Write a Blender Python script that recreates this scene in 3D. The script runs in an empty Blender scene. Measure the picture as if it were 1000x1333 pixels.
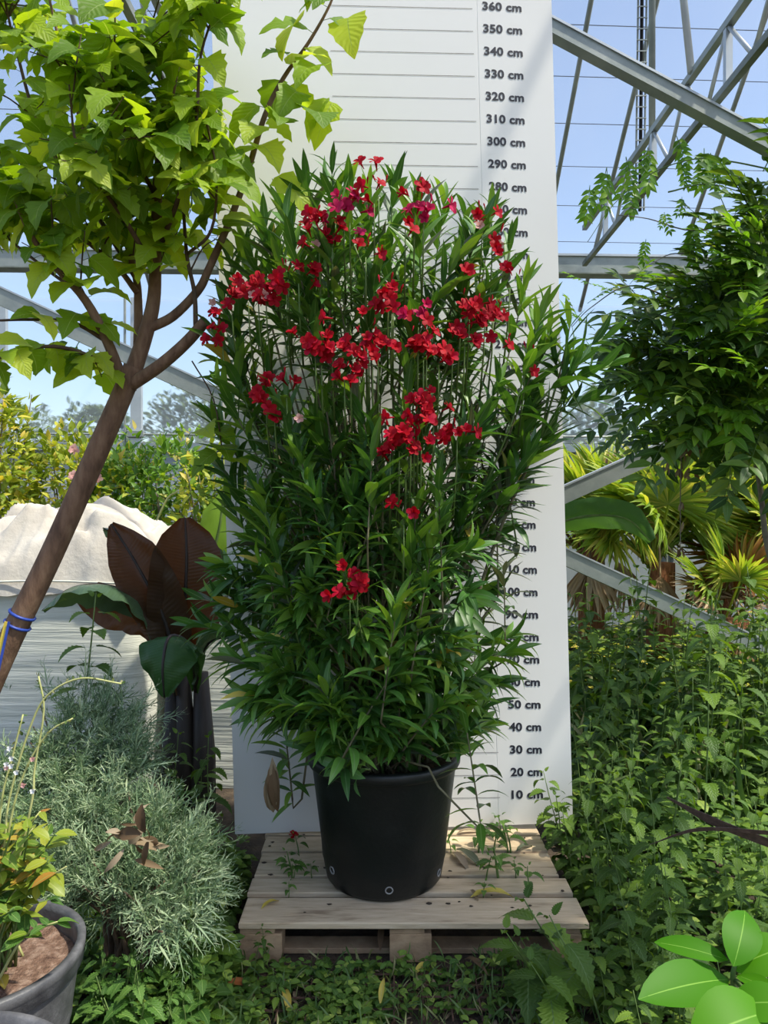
import bpy, math, random
import numpy as np
from mathutils import Vector, Matrix, noise
random.seed(11); np.random.seed(11)
R = random.random
def U(a, b): return a + (b - a) * random.random()
PI = math.pi
scene = bpy.context.scene
COL = scene.collection

# ------------------------------------------------------------------ camera, sky, sun, exposure
CAMZ = 1.565; F = 1000.0
cam_d = bpy.data.cameras.new('camera'); cam = bpy.data.objects.new('camera', cam_d); COL.objects.link(cam)
cam.location = (0, 0, CAMZ); cam.rotation_euler = (PI / 2, 0, 0)
cam_d.sensor_fit = 'HORIZONTAL'; cam_d.sensor_width = 36; cam_d.lens = 36.0
cam_d.shift_y = 0.0; cam_d.clip_start = 0.05; cam_d.clip_end = 300
scene.camera = cam
SUN = Vector((0.48, -0.2, 0.85)).normalized()
w = bpy.data.worlds.new('sky'); scene.world = w; w.use_nodes = True
nt = w.node_tree; nt.nodes.clear()
wo = nt.nodes.new('ShaderNodeOutputWorld'); bg = nt.nodes.new('ShaderNodeBackground')
sky = nt.nodes.new('ShaderNodeTexSky'); sky.sky_type = 'NISHITA'; sky.sun_disc = False
sky.sun_elevation = math.asin(SUN.z); sky.sun_rotation = math.atan2(SUN.x, SUN.y)
sky.air_density = 1.0; sky.dust_density = 1.5; sky.ozone_density = 1.0
bg.inputs['Strength'].default_value = 0.16
nt.links.new(sky.outputs[0], bg.inputs[0]); nt.links.new(bg.outputs[0], wo.inputs[0])
sd = bpy.data.lights.new('sun_offscreen', 'SUN'); so = bpy.data.objects.new('sun_offscreen', sd); COL.objects.link(so)
sd.energy = 4.2; sd.angle = math.radians(2.0); sd.color = (1.0, 0.93, 0.78)
so.rotation_euler = SUN.to_track_quat('Z', 'Y').to_euler(); so.location = (3, -2, 9)
vs = scene.view_settings
vs.view_transform = 'Standard'; vs.look = 'None'; vs.gamma = 1.0; vs.use_curve_mapping = False
vs.exposure = 0.65

# ------------------------------------------------------------------ helpers
def P(px, py, d):
    """photo pixel at depth d -> world point"""
    return Vector(((px - 500) / F * d, d, CAMZ - (py - 666.5) / F * d))
def PW(px, py, D, k=0.05):
    """photo pixel on the slightly turned plane y = D + k x"""
    u = (px - 500) / F
    return P(px, py, D / (1 - k * u))
def tag(o, label=None, cat=None, group=None, kind=None):
    if label: o['label'] = label
    if cat: o['category'] = cat
    if group: o['group'] = group
    if kind: o['kind'] = kind
    return o
def empty(name, loc, label=None, cat=None, group=None):
    o = bpy.data.objects.new(name, None); COL.objects.link(o); o.location = loc
    o.empty_display_size = 0.05
    return tag(o, label, cat, group)
def mesh_obj(name, verts, faces, mat, parent=None, smooth=False, uv=None):
    me = bpy.data.meshes.new(name); me.from_pydata([tuple(v) for v in verts], [], faces)
    if uv is not None:
        l = me.uv_layers.new(name='UVMap')
        for lp in me.loops: l.data[lp.index].uv = uv[lp.vertex_index]
    if smooth: me.polygons.foreach_set('use_smooth', [True] * len(me.polygons))
    me.materials.append(mat); me.update()
    o = bpy.data.objects.new(name, me); COL.objects.link(o)
    if parent:
        o.parent = parent; o.matrix_parent_inverse = Matrix.Translation(-Vector(parent.location)) if parent.rotation_euler.z == 0 else parent.matrix_basis.inverted()
    return o
class MB:
    def __init__(s): s.v = []; s.f = []
    def add(s, v, f):
        n = len(s.v); s.v += [Vector(q) for q in v]; s.f += [tuple(i + n for i in q) for q in f]
    def box(s, a, b, bev=0.0):
        x0, y0, z0 = a; x1, y1, z1 = b
        if bev <= 0:
            s.add([(x0,y0,z0),(x1,y0,z0),(x1,y1,z0),(x0,y1,z0),(x0,y0,z1),(x1,y0,z1),(x1,y1,z1),(x0,y1,z1)],
                  [(0,3,2,1),(4,5,6,7),(0,1,5,4),(1,2,6,5),(2,3,7,6),(3,0,4,7)]); return
        e = bev
        def ring(z, i): return [(x0+i,y0+i,z),(x1-i,y0+i,z),(x1-i,y1-i,z),(x0+i,y1-i,z)]
        v = ring(z0, e) + ring(z0+e, 0) + ring(z1-e, 0) + ring(z1, e)
        f = [(3,2,1,0),(12,13,14,15)]
        for k in range(3):
            for i in range(4):
                j = (i+1) % 4; f.append((k*4+i, k*4+j, k*4+4+j, k*4+4+i))
        s.add(v, f)
    def beam(s, a, b, wd, ht, up=(0, 0, 1)):
        a = Vector(a); b = Vector(b); d = (b - a).normalized(); up = Vector(up)
        x = d.cross(up).normalized() * wd / 2; z = x.cross(d).normalized() * ht / 2
        s.add([a-x-z, a+x-z, a+x+z, a-x+z, b-x-z, b+x-z, b+x+z, b-x+z],
              [(0,1,2,3),(7,6,5,4),(0,4,5,1),(1,5,6,2),(2,6,7,3),(3,7,4,0)])
    def tube(s, pts, rad, n=8, cap=True):
        pts = [Vector(p) for p in pts]; m = len(pts)
        if not hasattr(rad, '__len__'): rad = [rad] * m
        ref = Vector((0.31, 0.52, 0.8)); vs_ = []; fs = []
        for i, p in enumerate(pts):
            t = (pts[min(i+1, m-1)] - pts[max(i-1, 0)])
            if t.length < 1e-9: t = Vector((0, 0, 1))
            t.normalize()
            a = ref - t * ref.dot(t)
            if a.length < 1e-3: a = Vector((1, 0, 0)) - t * t.x
            a.normalize(); ref = a; b = t.cross(a)
            for k in range(n):
                an = 2 * PI * k / n; vs_.append(p + (a * math.cos(an) + b * math.sin(an)) * rad[i])
        for i in range(m - 1):
            for k in range(n):
                k2 = (k + 1) % n; fs.append((i*n+k, i*n+k2, (i+1)*n+k2, (i+1)*n+k))
        if cap: fs.append(tuple(range(n))[::-1]); fs.append(tuple((m-1)*n + k for k in range(n)))
        s.add(vs_, fs)
    def lathe(s, prof, c=(0, 0, 0), n=48):
        v = []; f = []
        for r, z in prof:
            for k in range(n):
                a = 2 * PI * k / n; v.append((c[0]+r*math.cos(a), c[1]+r*math.sin(a), c[2]+z))
        for i in range(len(prof) - 1):
            for k in range(n):
                k2 = (k+1) % n; f.append((i*n+k, i*n+k2, (i+1)*n+k2, (i+1)*n+k))
        s.add(v, f)
    def build(s, name, mat, parent=None, smooth=False): return mesh_obj(name, s.v, s.f, mat, parent, smooth)
def spline(pts, n=6):
    """Catmull-Rom through pts"""
    pts = [Vector(p) for p in pts]; out = []
    q = [pts[0] * 2 - pts[1]] + pts + [pts[-1] * 2 - pts[-2]]
    for i in range(1, len(q) - 2):
        for k in range(n):
            t = k / n
            out.append(0.5 * ((2*q[i]) + (q[i+1]-q[i-1])*t + (2*q[i-1]-5*q[i]+4*q[i+1]-q[i+2])*t*t + (3*q[i]-q[i-1]-3*q[i+1]+q[i+2])*t**3))
    out.append(pts[-1]); return out
def lerp(a, b, t): return a + (b - a) * t
def radii(n, a, b): return [lerp(a, b, i / max(1, n - 1)) for i in range(n)]

# ------------------------------------------------------------------ materials
MATS = {}
def newmat(name):
    m = bpy.data.materials.new(name); m.use_nodes = True; MATS[name] = m
    return m, m.node_tree, m.node_tree.nodes['Principled BSDF'], m.node_tree.nodes['Material Output']
def ramp(nt, cols, fac=None):
    r = nt.nodes.new('ShaderNodeValToRGB'); e = r.color_ramp.elements
    while len(e) < len(cols): e.new(0.5)
    for i, c in enumerate(cols):
        e[i].position = c[0]; e[i].color = (*c[1], 1)
    if fac: nt.links.new(fac, r.inputs[0])
    return r
def noise_tex(nt, scale, detail=4, rough=0.55, vec=None, coord='Object', stretch=None):
    n = nt.nodes.new('ShaderNodeTexNoise'); n.inputs['Scale'].default_value = scale
    n.inputs['Detail'].default_value = detail; n.inputs['Roughness'].default_value = rough
    if vec is None:
        tc = nt.nodes.new('ShaderNodeTexCoord'); vec = tc.outputs[coord]
    if stretch:
        mp = nt.nodes.new('ShaderNodeMapping'); mp.inputs['Scale'].default_value = stretch
        nt.links.new(vec, mp.inputs[0]); vec = mp.outputs[0]
    nt.links.new(vec, n.inputs['Vector']); return n
def bump(nt, b, h, strength=0.4, dist=0.02):
    n = nt.nodes.new('ShaderNodeBump'); n.inputs['Strength'].default_value = strength; n.inputs['Distance'].default_value = dist
    nt.links.new(h, n.inputs['Height']); nt.links.new(n.outputs[0], b.inputs['Normal'])
def surf(name, cols, scale=8, rough=0.7, bumps=0.3, bscale=None, metal=0.0, stretch=None, dist=0.01, spec=0.5, coord='Object'):
    m, nt, b, o = newmat(name)
    n = noise_tex(nt, scale, 6, 0.6, stretch=stretch, coord=coord); r = ramp(nt, cols, n.outputs['Fac'])
    nt.links.new(r.outputs[0], b.inputs['Base Color']); b.inputs['Roughness'].default_value = rough; b.inputs['Metallic'].default_value = metal
    b.inputs['Specular IOR Level'].default_value = spec
    if bumps:
        n2 = noise_tex(nt, bscale or scale * 4, 5, 0.6, stretch=stretch, coord=coord); bump(nt, b, n2.outputs['Fac'], bumps, dist)
    return m
def leafmat(name, cols, rib=None, rough=0.45, trans=0.3, tint=None, ribw=0.035, veins=0.0, spec=0.4, cross=0.0):
    m, nt, b, o = newmat(name); L = nt.links.new; N = nt.nodes.new
    oi = N('ShaderNodeObjectInfo'); ge = N('ShaderNodeNewGeometry')
    mu = N('ShaderNodeMath'); mu.operation = 'MULTIPLY_ADD'; mu.inputs[1].default_value = 7.31
    L(oi.outputs['Random'], mu.inputs[0]); L(ge.outputs['Random Per Island'], mu.inputs[2])
    fr = N('ShaderNodeMath'); fr.operation = 'FRACT'; L(mu.outputs[0], fr.inputs[0])
    r = ramp(nt, cols, fr.outputs[0]); colr = r.outputs[0]
    tc = N('ShaderNodeTexCoord'); sp = N('ShaderNodeSeparateXYZ'); L(tc.outputs['UV'], sp.inputs[0])
    su = N('ShaderNodeMath'); su.operation = 'SUBTRACT'; su.inputs[1].default_value = 0.5; L(sp.outputs[0], su.inputs[0])
    ab = N('ShaderNodeMath'); ab.operation = 'ABSOLUTE'; L(su.outputs[0], ab.inputs[0])
    if rib:
        lt = N('ShaderNodeMapRange'); lt.inputs[1].default_value = ribw * 0.4; lt.inputs[2].default_value = ribw * 1.6
        lt.inputs[3].default_value = 1; lt.inputs[4].default_value = 0; L(ab.outputs[0], lt.inputs[0])
        mx = N('ShaderNodeMix'); mx.data_type = 'RGBA'; L(lt.outputs[0], mx.inputs[0]); L(colr, mx.inputs[6]); mx.inputs[7].default_value = (*rib, 1)
        colr = mx.outputs[2]
    if veins or cross:
        # side veins: bands in v - |u|*k
        ma = N('ShaderNodeMath'); ma.operation = 'MULTIPLY_ADD'; ma.inputs[1].default_value = -0.55 if veins else -0.1; L(ab.outputs[0], ma.inputs[0]); L(sp.outputs[1], ma.inputs[2])
        ms = N('ShaderNodeMath'); ms.operation = 'MULTIPLY'; ms.inputs[1].default_value = 55 if veins else 300; L(ma.outputs[0], ms.inputs[0])
        sn = N('ShaderNodeMath'); sn.operation = 'SINE'; L(ms.outputs[0], sn.inputs[0])
        bump(nt, b, sn.outputs[0], veins or cross, 0.004)
    L(colr, b.inputs['Base Color']); b.inputs['Roughness'].default_value = rough; b.inputs['Specular IOR Level'].default_value = spec
    if trans > 0:
        t = N('ShaderNodeBsdfTranslucent'); mx2 = N('ShaderNodeMixShader'); mx2.inputs[0].default_value = trans
        hv = N('ShaderNodeMix'); hv.data_type = 'RGBA'; hv.blend_type = 'MULTIPLY'; hv.inputs[0].default_value = 1
        L(colr, hv.inputs[6]); hv.inputs[7].default_value = (*(tint or (2.0, 1.9, 0.6)), 1); L(hv.outputs[2], t.inputs[0])
        L(b.outputs[0], mx2.inputs[1]); L(t.outputs[0], mx2.inputs[2]); L(mx2.outputs[0], o.inputs[0])
    return m
def film(name, haze, blur=0.0, rough=0.2, col=(0.9, 0.95, 1.0)):
    m, nt, b, o = newmat(name); L = nt.links.new; N = nt.nodes.new; nt.nodes.remove(b)
    tr = N('ShaderNodeBsdfTransparent'); tr.inputs[0].default_value = (0.96, 0.98, 1.0, 1)
    df = N('ShaderNodeBsdfDiffuse'); df.inputs[0].default_value = (*col, 1)
    tl = N('ShaderNodeBsdfTranslucent'); tl.inputs[0].default_value = (*col, 1)
    hz = N('ShaderNodeMixShader'); L(df.outputs[0], hz.inputs[1]); L(tl.outputs[0], hz.inputs[2])
    base = tr.outputs[0]
    if blur:
        rf = N('ShaderNodeBsdfRefraction'); rf.inputs['IOR'].default_value = 1.02; rf.inputs['Roughness'].default_value = rough
        m1 = N('ShaderNodeMixShader'); m1.inputs[0].default_value = blur; L(base, m1.inputs[1]); L(rf.outputs[0], m1.inputs[2]); base = m1.outputs[0]
    mx = N('ShaderNodeMixShader'); n = noise_tex(nt, 1.3, 3); mr = N('ShaderNodeMapRange')
    mr.inputs[3].default_value = haze * 0.6; mr.inputs[4].default_value = haze * 1.4; L(n.outputs['Fac'], mr.inputs[0]); L(mr.outputs[0], mx.inputs[0])
    L(base, mx.inputs[1]); L(hz.outputs[0], mx.inputs[2]); L(mx.outputs[0], o.inputs[0])
    return m

g = lambda *a: a
M_soil = surf('soil', [(0.25, g(.018,.013,.009)), (0.5, g(.055,.038,.024)), (0.75, g(.12,.085,.055))], 9, 0.95, 0.8, 60, dist=0.02)
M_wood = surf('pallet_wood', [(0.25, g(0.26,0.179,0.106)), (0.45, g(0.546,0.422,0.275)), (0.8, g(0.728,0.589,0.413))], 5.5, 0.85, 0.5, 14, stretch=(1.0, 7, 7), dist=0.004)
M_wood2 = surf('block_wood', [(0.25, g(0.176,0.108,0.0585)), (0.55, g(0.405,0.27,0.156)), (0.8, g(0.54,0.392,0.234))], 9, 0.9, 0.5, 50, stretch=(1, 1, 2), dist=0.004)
M_board = surf('board_white', [(0.2, g(.77,.755,.725)), (0.55, g(.81,.795,.765)), (0.85, g(.84,.825,.8))], 0.9, 0.5, 0.05, 2, spec=0.3)
M_ink = surf('ink', [(0.3, g(.012,.012,.02)), (0.7, g(.025,.025,.04))], 20, 0.6, 0)
M_line = surf('tick_ink', [(0.3, g(0.15,0.15,0.15)), (0.7, g(0.33,0.315,0.3))], 30, 0.7, 0)
M_seam = surf('seam', [(0.3, g(0.744,0.72,0.672)), (0.7, g(0.864,0.852,0.828))], 6, 0.7, 0)
M_pot = surf('pot_plastic', [(0.3, g(0.0048,0.00585,0.0054)), (0.55, g(0.0078,0.00975,0.009)), (0.8, g(0.018,0.0215,0.0192))], 6, 0.42, 0.15, 40, spec=0.45, stretch=(1, 1, 1.4))
M_potg = surf('pot_weathered', [(0.3, g(.05,.05,.055)), (0.55, g(.1,.1,.105)), (0.8, g(.2,.2,.21))], 16, 0.5, 0.25, 60)
M_hole = surf('pot_hole', [(0.3, g(.2,.19,.18)), (0.7, g(.35,.34,.32))], 30, 0.6, 0)
M_dark = surf('dark_inside', [(0.3, g(.004,.004,.004)), (0.7, g(.008,.008,.008))], 30, 0.9, 0)
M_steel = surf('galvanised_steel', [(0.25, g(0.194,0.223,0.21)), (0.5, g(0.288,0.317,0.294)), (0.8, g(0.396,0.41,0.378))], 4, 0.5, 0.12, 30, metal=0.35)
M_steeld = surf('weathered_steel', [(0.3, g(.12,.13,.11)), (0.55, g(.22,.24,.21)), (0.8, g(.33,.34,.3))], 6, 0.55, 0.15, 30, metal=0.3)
M_alu = surf('aluminium', [(0.3, g(0.4,0.432,0.448)), (0.7, g(0.544,0.568,0.576))], 3, 0.4, 0.05, metal=0.4)
M_panelg = surf('grey_panel', [(0.3, g(.25,.29,.33)), (0.7, g(.36,.4,.44))], 2, 0.6, 0.05)
M_wire = surf('wire', [(0.3, g(.1,.12,.15)), (0.7, g(.18,.2,.24))], 5, 0.5, 0)
M_rust = surf('rusty_bar', [(0.3, g(.05,.026,.018)), (0.7, g(.16,.085,.055))], 30, 0.9, 0.3)
M_bark = surf('mulberry_bark', [(0.25, g(0.0862,0.0462,0.0273)), (0.5, g(0.196,0.11,0.0651)), (0.8, g(0.31,0.198,0.121))], 14, 0.9, 0.7, 45, stretch=(2, 2, 0.5), dist=0.006)
M_twig = surf('twig', [(0.3, g(.06,.035,.022)), (0.7, g(.14,.085,.05))], 20, 0.85, 0.3)
M_cane = surf('oleander_cane', [(0.3, g(.07,.06,.03)), (0.55, g(.16,.14,.07)), (0.8, g(.28,.24,.15))], 14, 0.8, 0.3)
M_gstem = surf('green_stem', [(0.3, g(.07,.13,.025)), (0.7, g(.16,.24,.06))], 14, 0.6, 0)
M_vine = surf('vine_stem', [(0.3, g(.1,.085,.06)), (0.7, g(.24,.21,.16))], 14, 0.85, 0.4)
M_bag = surf('bag_weave', [(0.3, g(0.555,0.573,0.499)), (0.55, g(0.69,0.695,0.603)), (0.8, g(0.789,0.78,0.696))], 2.2, 0.75, 0.4, 3.2, stretch=(0.5, 0.5, 11), dist=0.03, spec=0.3)
M_cloth = surf('bag_cloth', [(0.3, g(0.5,0.45,0.39)), (0.55, g(0.6,0.55,0.48)), (0.8, g(0.66,0.62,0.56))], 4, 0.85, 0.35, 18, dist=0.02, spec=0.2)
M_tieblue = surf('blue_tie', [(0.3, g(.02,.05,.3)), (0.7, g(.04,.09,.45))], 20, 0.4, 0)
M_tagy = surf('yellow_tag', [(0.3, g(.7,.5,.05)), (0.7, g(.85,.65,.1))], 20, 0.5, 0)
M_tagw = surf('white_tag', [(0.3, g(.7,.7,.68)), (0.7, g(.8,.8,.78))], 20, 0.5, 0)
M_fibre = surf('palm_fibre', [(0.25, g(0.117,0.0455,0.018)), (0.5, g(0.338,0.13,0.054)), (0.8, g(0.546,0.26,0.108))], 18, 0.95, 0.8, 60, stretch=(3, 3, 0.6), dist=0.02)
M_pstem = surf('banana_stem', [(0.3, g(.016,.012,.01)), (0.7, g(.05,.035,.028))], 6, 0.55, 0.2, stretch=(4, 4, 0.5))

M_ole = leafmat('oleander_leaf', [(0, g(0.0346,0.1,0.0196)), (0.4, g(0.0545,0.156,0.0246)), (0.75, g(0.0869,0.21,0.0344)), (1, g(0.175,0.32,0.0431))], rib=(.13,.22,.09), rough=0.42, trans=0.16, spec=0.5)
M_oleY = leafmat('oleander_young_leaf', [(0, g(0.0475,0.132,0.0192)), (0.5, g(0.095,0.217,0.024)), (1, g(0.199,0.341,0.042))], rib=(.18,.3,.08), rough=0.4, trans=0.28, spec=0.5)
M_oleG = leafmat('oleander_dusty_leaf', [(0, g(.06,.085,.05)), (1, g(.14,.16,.1))], rib=(.2,.2,.14), rough=0.6, trans=0.12)
M_dead = leafmat('dead_leaf', [(0, g(0.075,0.0413,0.0188)), (0.4, g(0.165,0.105,0.0525)), (0.7, g(0.27,0.203,0.12)), (1, g(0.338,0.27,0.188))], rough=0.8, trans=0.15, tint=(1.3,1,.6))
M_yel = leafmat('yellow_leaf', [(0, g(.5,.36,.04)), (1, g(.6,.5,.1))], rib=(.55,.45,.2), rough=0.6, trans=0.25, tint=(1.3,1.1,.4))
M_petal = leafmat('red_petal', [(0, g(0.34,0.0016,0.00968)), (0.6, g(0.449,0.0032,0.0132)), (1, g(0.49,0.006,0.0352))], rough=0.6, trans=0.3, tint=(1.3,.9,1.0), spec=0.2)
M_mag = leafmat('pink_petal', [(0, g(0.44,0.006,0.06)), (1, g(0.544,0.018,0.108))], rough=0.6, trans=0.3, tint=(1.2,1,1), spec=0.2)
M_pink = leafmat('faded_petal', [(0, g(.7,.36,.33)), (1, g(.8,.5,.45))], rough=0.7, trans=0.3, tint=(1,1,1))
M_mul = leafmat('mulberry_leaf', [(0, g(0.104,0.21,0.0119)), (0.45, g(0.208,0.339,0.0178)), (0.8, g(0.332,0.467,0.0277)), (1, g(0.499,0.58,0.0594))], rib=(.3,.4,.12), rough=0.5, trans=0.5, tint=(1.75,1.6,.5), veins=0.22, ribw=0.012)
M_net = leafmat('nettle_leaf', [(0, g(0.042,0.0936,0.00976)), (0.5, g(0.0734,0.152,0.0139)), (1, g(0.148,0.246,0.0244))], rib=(.12,.2,.07), rough=0.55, trans=0.25, veins=0.3, ribw=0.02)
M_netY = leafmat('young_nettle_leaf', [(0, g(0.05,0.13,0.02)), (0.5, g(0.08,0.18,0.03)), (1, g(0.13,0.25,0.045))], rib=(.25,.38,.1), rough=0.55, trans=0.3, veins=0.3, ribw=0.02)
M_weed = leafmat('weed_leaf', [(0, g(0.0423,0.102,0.0158)), (0.5, g(0.0959,0.189,0.0273)), (0.85, g(0.193,0.299,0.0474)), (1, g(0.308,0.394,0.0737))], rib=(.12,.2,.07), rough=0.55, trans=0.25)
M_grass = leafmat('grass_blade', [(0, g(.05,.11,.03)), (0.6, g(.1,.17,.05)), (1, g(.3,.28,.14))], rough=0.6, trans=0.25)
M_wis = leafmat('wisteria_leaf', [(0, g(0.0244,0.064,0.0091)), (0.5, g(0.0532,0.121,0.0127)), (0.9, g(0.107,0.191,0.02)), (1, g(0.213,0.281,0.0364))], rib=(.1,.2,.05), rough=0.45, trans=0.25)
M_wisY = leafmat('wisteria_young_leaf', [(0, g(0.078,0.192,0.012)), (0.6, g(0.13,0.288,0.02)), (1, g(0.221,0.36,0.03))], rib=(.2,.33,.07), rough=0.4, trans=0.42)
M_jun = leafmat('juniper_needle', [(0, g(0.078,0.143,0.0684)), (0.5, g(0.156,0.243,0.12)), (1, g(0.312,0.4,0.205))], rough=0.65, trans=0.12, tint=(1.4,1.5,1))
M_junS = leafmat('silver_juniper_needle', [(0, g(0.163,0.252,0.148)), (0.5, g(0.3,0.396,0.232)), (1, g(0.475,0.552,0.338))], rough=0.65, trans=0.12, tint=(1.4,1.5,1))
M_ban = leafmat('dark_banana_leaf', [(0, g(0.035,0.0176,0.009)), (0.6, g(0.055,0.0286,0.012)), (1, g(0.075,0.0418,0.016))], rib=(.02,.012,.01), rough=0.38, trans=0.3, tint=(3.2,1.5,.5), cross=0.1, ribw=0.02)
M_banG = leafmat('green_banana_leaf', [(0, g(.04,.11,.03)), (1, g(.07,.16,.04))], rib=(.16,.15,.07), rough=0.4, trans=0.3, cross=0.1, ribw=0.02)
M_banS = leafmat('grey_banana_leaf', [(0, g(0.06,0.115,0.06)), (1, g(0.09,0.15,0.08))], rib=(.2,.18,.13), rough=0.28, trans=0.2, cross=0.12, ribw=0.02)
M_palm = leafmat('palm_frond', [(0, g(0.12,0.225,0.025)), (0.5, g(0.256,0.37,0.04)), (0.8, g(0.45,0.503,0.08)), (1, g(0.63,0.555,0.15))], rib=(.3,.4,.12), rough=0.45, trans=0.3)
M_palmD = leafmat('dry_palm_frond', [(0, g(.2,.12,.06)), (0.5, g(.38,.25,.13)), (1, g(.52,.39,.24))], rough=0.75, trans=0.2, tint=(1.3,1,.6))
M_palmO = leafmat('rusty_palm_frond', [(0, g(.12,.2,.03)), (0.4, g(.35,.25,.03)), (0.7, g(.4,.16,.03)), (1, g(.2,.09,.03))], rough=0.6, trans=0.25, tint=(1.3,1,.5))
M_strap = leafmat('strap_leaf', [(0, g(0.035,0.109,0.026)), (0.6, g(0.07,0.178,0.039)), (1, g(0.158,0.279,0.078))], rib=(.06,.14,.04), rough=0.35, trans=0.2, spec=0.6)
M_rose = leafmat('rose_leaf', [(0, g(0.116,0.195,0.022)), (0.4, g(0.29,0.377,0.033)), (0.8, g(0.522,0.546,0.055)), (1, g(0.725,0.546,0.11))], rough=0.5, trans=0.35, tint=(1.6,1.5,.5))
M_roseG = leafmat('shrub_leaf', [(0, g(0.06,0.149,0.022)), (0.5, g(0.135,0.27,0.033)), (0.9, g(0.285,0.432,0.055)), (1, g(0.6,0.405,0.11))], rough=0.45, trans=0.3)
M_jas = leafmat('potted_shrub_leaf', [(0, g(.08,.17,.02)), (0.4, g(.19,.29,.03)), (0.75, g(.36,.38,.04)), (0.9, g(.45,.24,.04)), (1, g(.36,.15,.04))], rib=(.35,.4,.1), rough=0.45, trans=0.35, tint=(1.5,1.4,.5))
M_lau = leafmat('glossy_leaf', [(0, g(0.048,0.18,0.00441)), (1, g(0.072,0.228,0.00588))], rib=(.2,.4,.06), rough=0.5, trans=0.3, spec=0.16, ribw=0.012)
M_stalk = surf('pale_stalk', [(0.3, g(.36,.38,.12)), (0.7, g(.52,.52,.22))], 14, 0.6, 0)
M_brstrap = surf('brown_strap', [(0.3, g(.06,.035,.028)), (0.7, g(.15,.09,.07))], 9, 0.5, 0.1, stretch=(1, 9, 9))
M_tree = leafmat('outside_tree_leaf', [(0, g(.05,.09,.03)), (1, g(.12,.17,.06))], rough=0.6, trans=0.2)
M_filmR = film('roof_film', 0.14, col=(1.0, .97, .92))
M_filmW = film('wall_film', 0.24, 0.75, 0.28)

# ------------------------------------------------------------------ leaf templates (length 1 along +Y, face +Z)
class T: pass
TM = {}
def leaf_t(key, width, prof, rows=6, fold=0.15, curl=0.4, teeth=0.0, wavy=0.0, asym=0.0):
    v = []; uv = []; f = []; y = 0.0; z = 0.0; ang = 0.25 * curl
    for i in range(rows + 1):
        t = i / rows; wd = width * prof(t) / 2
        if i not in (0, rows) and teeth: wd *= (1 + teeth) if i % 2 else (1 - teeth)
        wz = wavy * math.sin(i * 2.1)
        v += [(-wd * (1 + asym), y, z + fold * wd + wz), (0, y, z), (wd * (1 - asym), y, z + fold * wd - wz)]
        uv += [(0, t), (0.5, t), (1, t)]
        st = 1 / rows; y += st * math.cos(ang); z += st * math.sin(ang); ang -= curl / rows * 1.25
    for i in range(rows):
        a = i * 3; f += [(a, a+1, a+4, a+3), (a+1, a+2, a+5, a+4)]
    return tmpl(key, v, f, uv)
def tmpl(key, v, f, uv):
    t = T(); t.v = np.array(v, float); t.f = f; t.uv = np.array(uv, float); t.key = key; t.me = {}; TM[key] = t
    t.size = float(np.linalg.norm(t.v.max(0) - t.v.min(0)))
    t.loops = np.array([i for q in f for i in q], int); t.tot = np.array([len(q) for q in f], int)
    return t
def tmesh(t, mat):
    if mat.name not in t.me:
        me = bpy.data.meshes.new(t.key); me.from_pydata([tuple(a) for a in t.v], [], t.f)
        l = me.uv_layers.new(name='UVMap'); l.data.foreach_set('uv', t.uv[t.loops].ravel())
        me.polygons.foreach_set('use_smooth', [True] * len(t.f)); me.materials.append(mat); me.update(); t.me[mat.name] = me
    return t.me[mat.name]
def join_t(key, items):
    """items: (template, Matrix) -> one template"""
    v = []; f = []; uv = []
    for t, M in items:
        n = len(v); A = np.array(M); v += list(t.v @ A[:3, :3].T + A[:3, 3]); f += [tuple(i + n for i in q) for q in t.f]; uv += list(t.uv)
    return tmpl(key, v, f, uv)
def tube_t(key, pts, rad, n=4):
    m = MB(); m.tube(pts, rad, n, cap=False); return tmpl(key, [tuple(a) for a in m.v], m.f, [(0.2, 0.5)] * len(m.v))
def frame(p, d, up, s=1.0, ws=1.0):
    d = Vector(d).normalized(); up = Vector(up); x = d.cross(up)
    if x.length < 1e-4: x = d.cross(Vector((1, 0.2, 0)))
    x.normalize(); z = x.cross(d)
    return Matrix(((x.x*s*ws, d.x*s, z.x*s, p[0]), (x.y*s*ws, d.y*s, z.y*s, p[1]), (x.z*s*ws, d.z*s, z.z*s, p[2]), (0, 0, 0, 1)))
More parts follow.
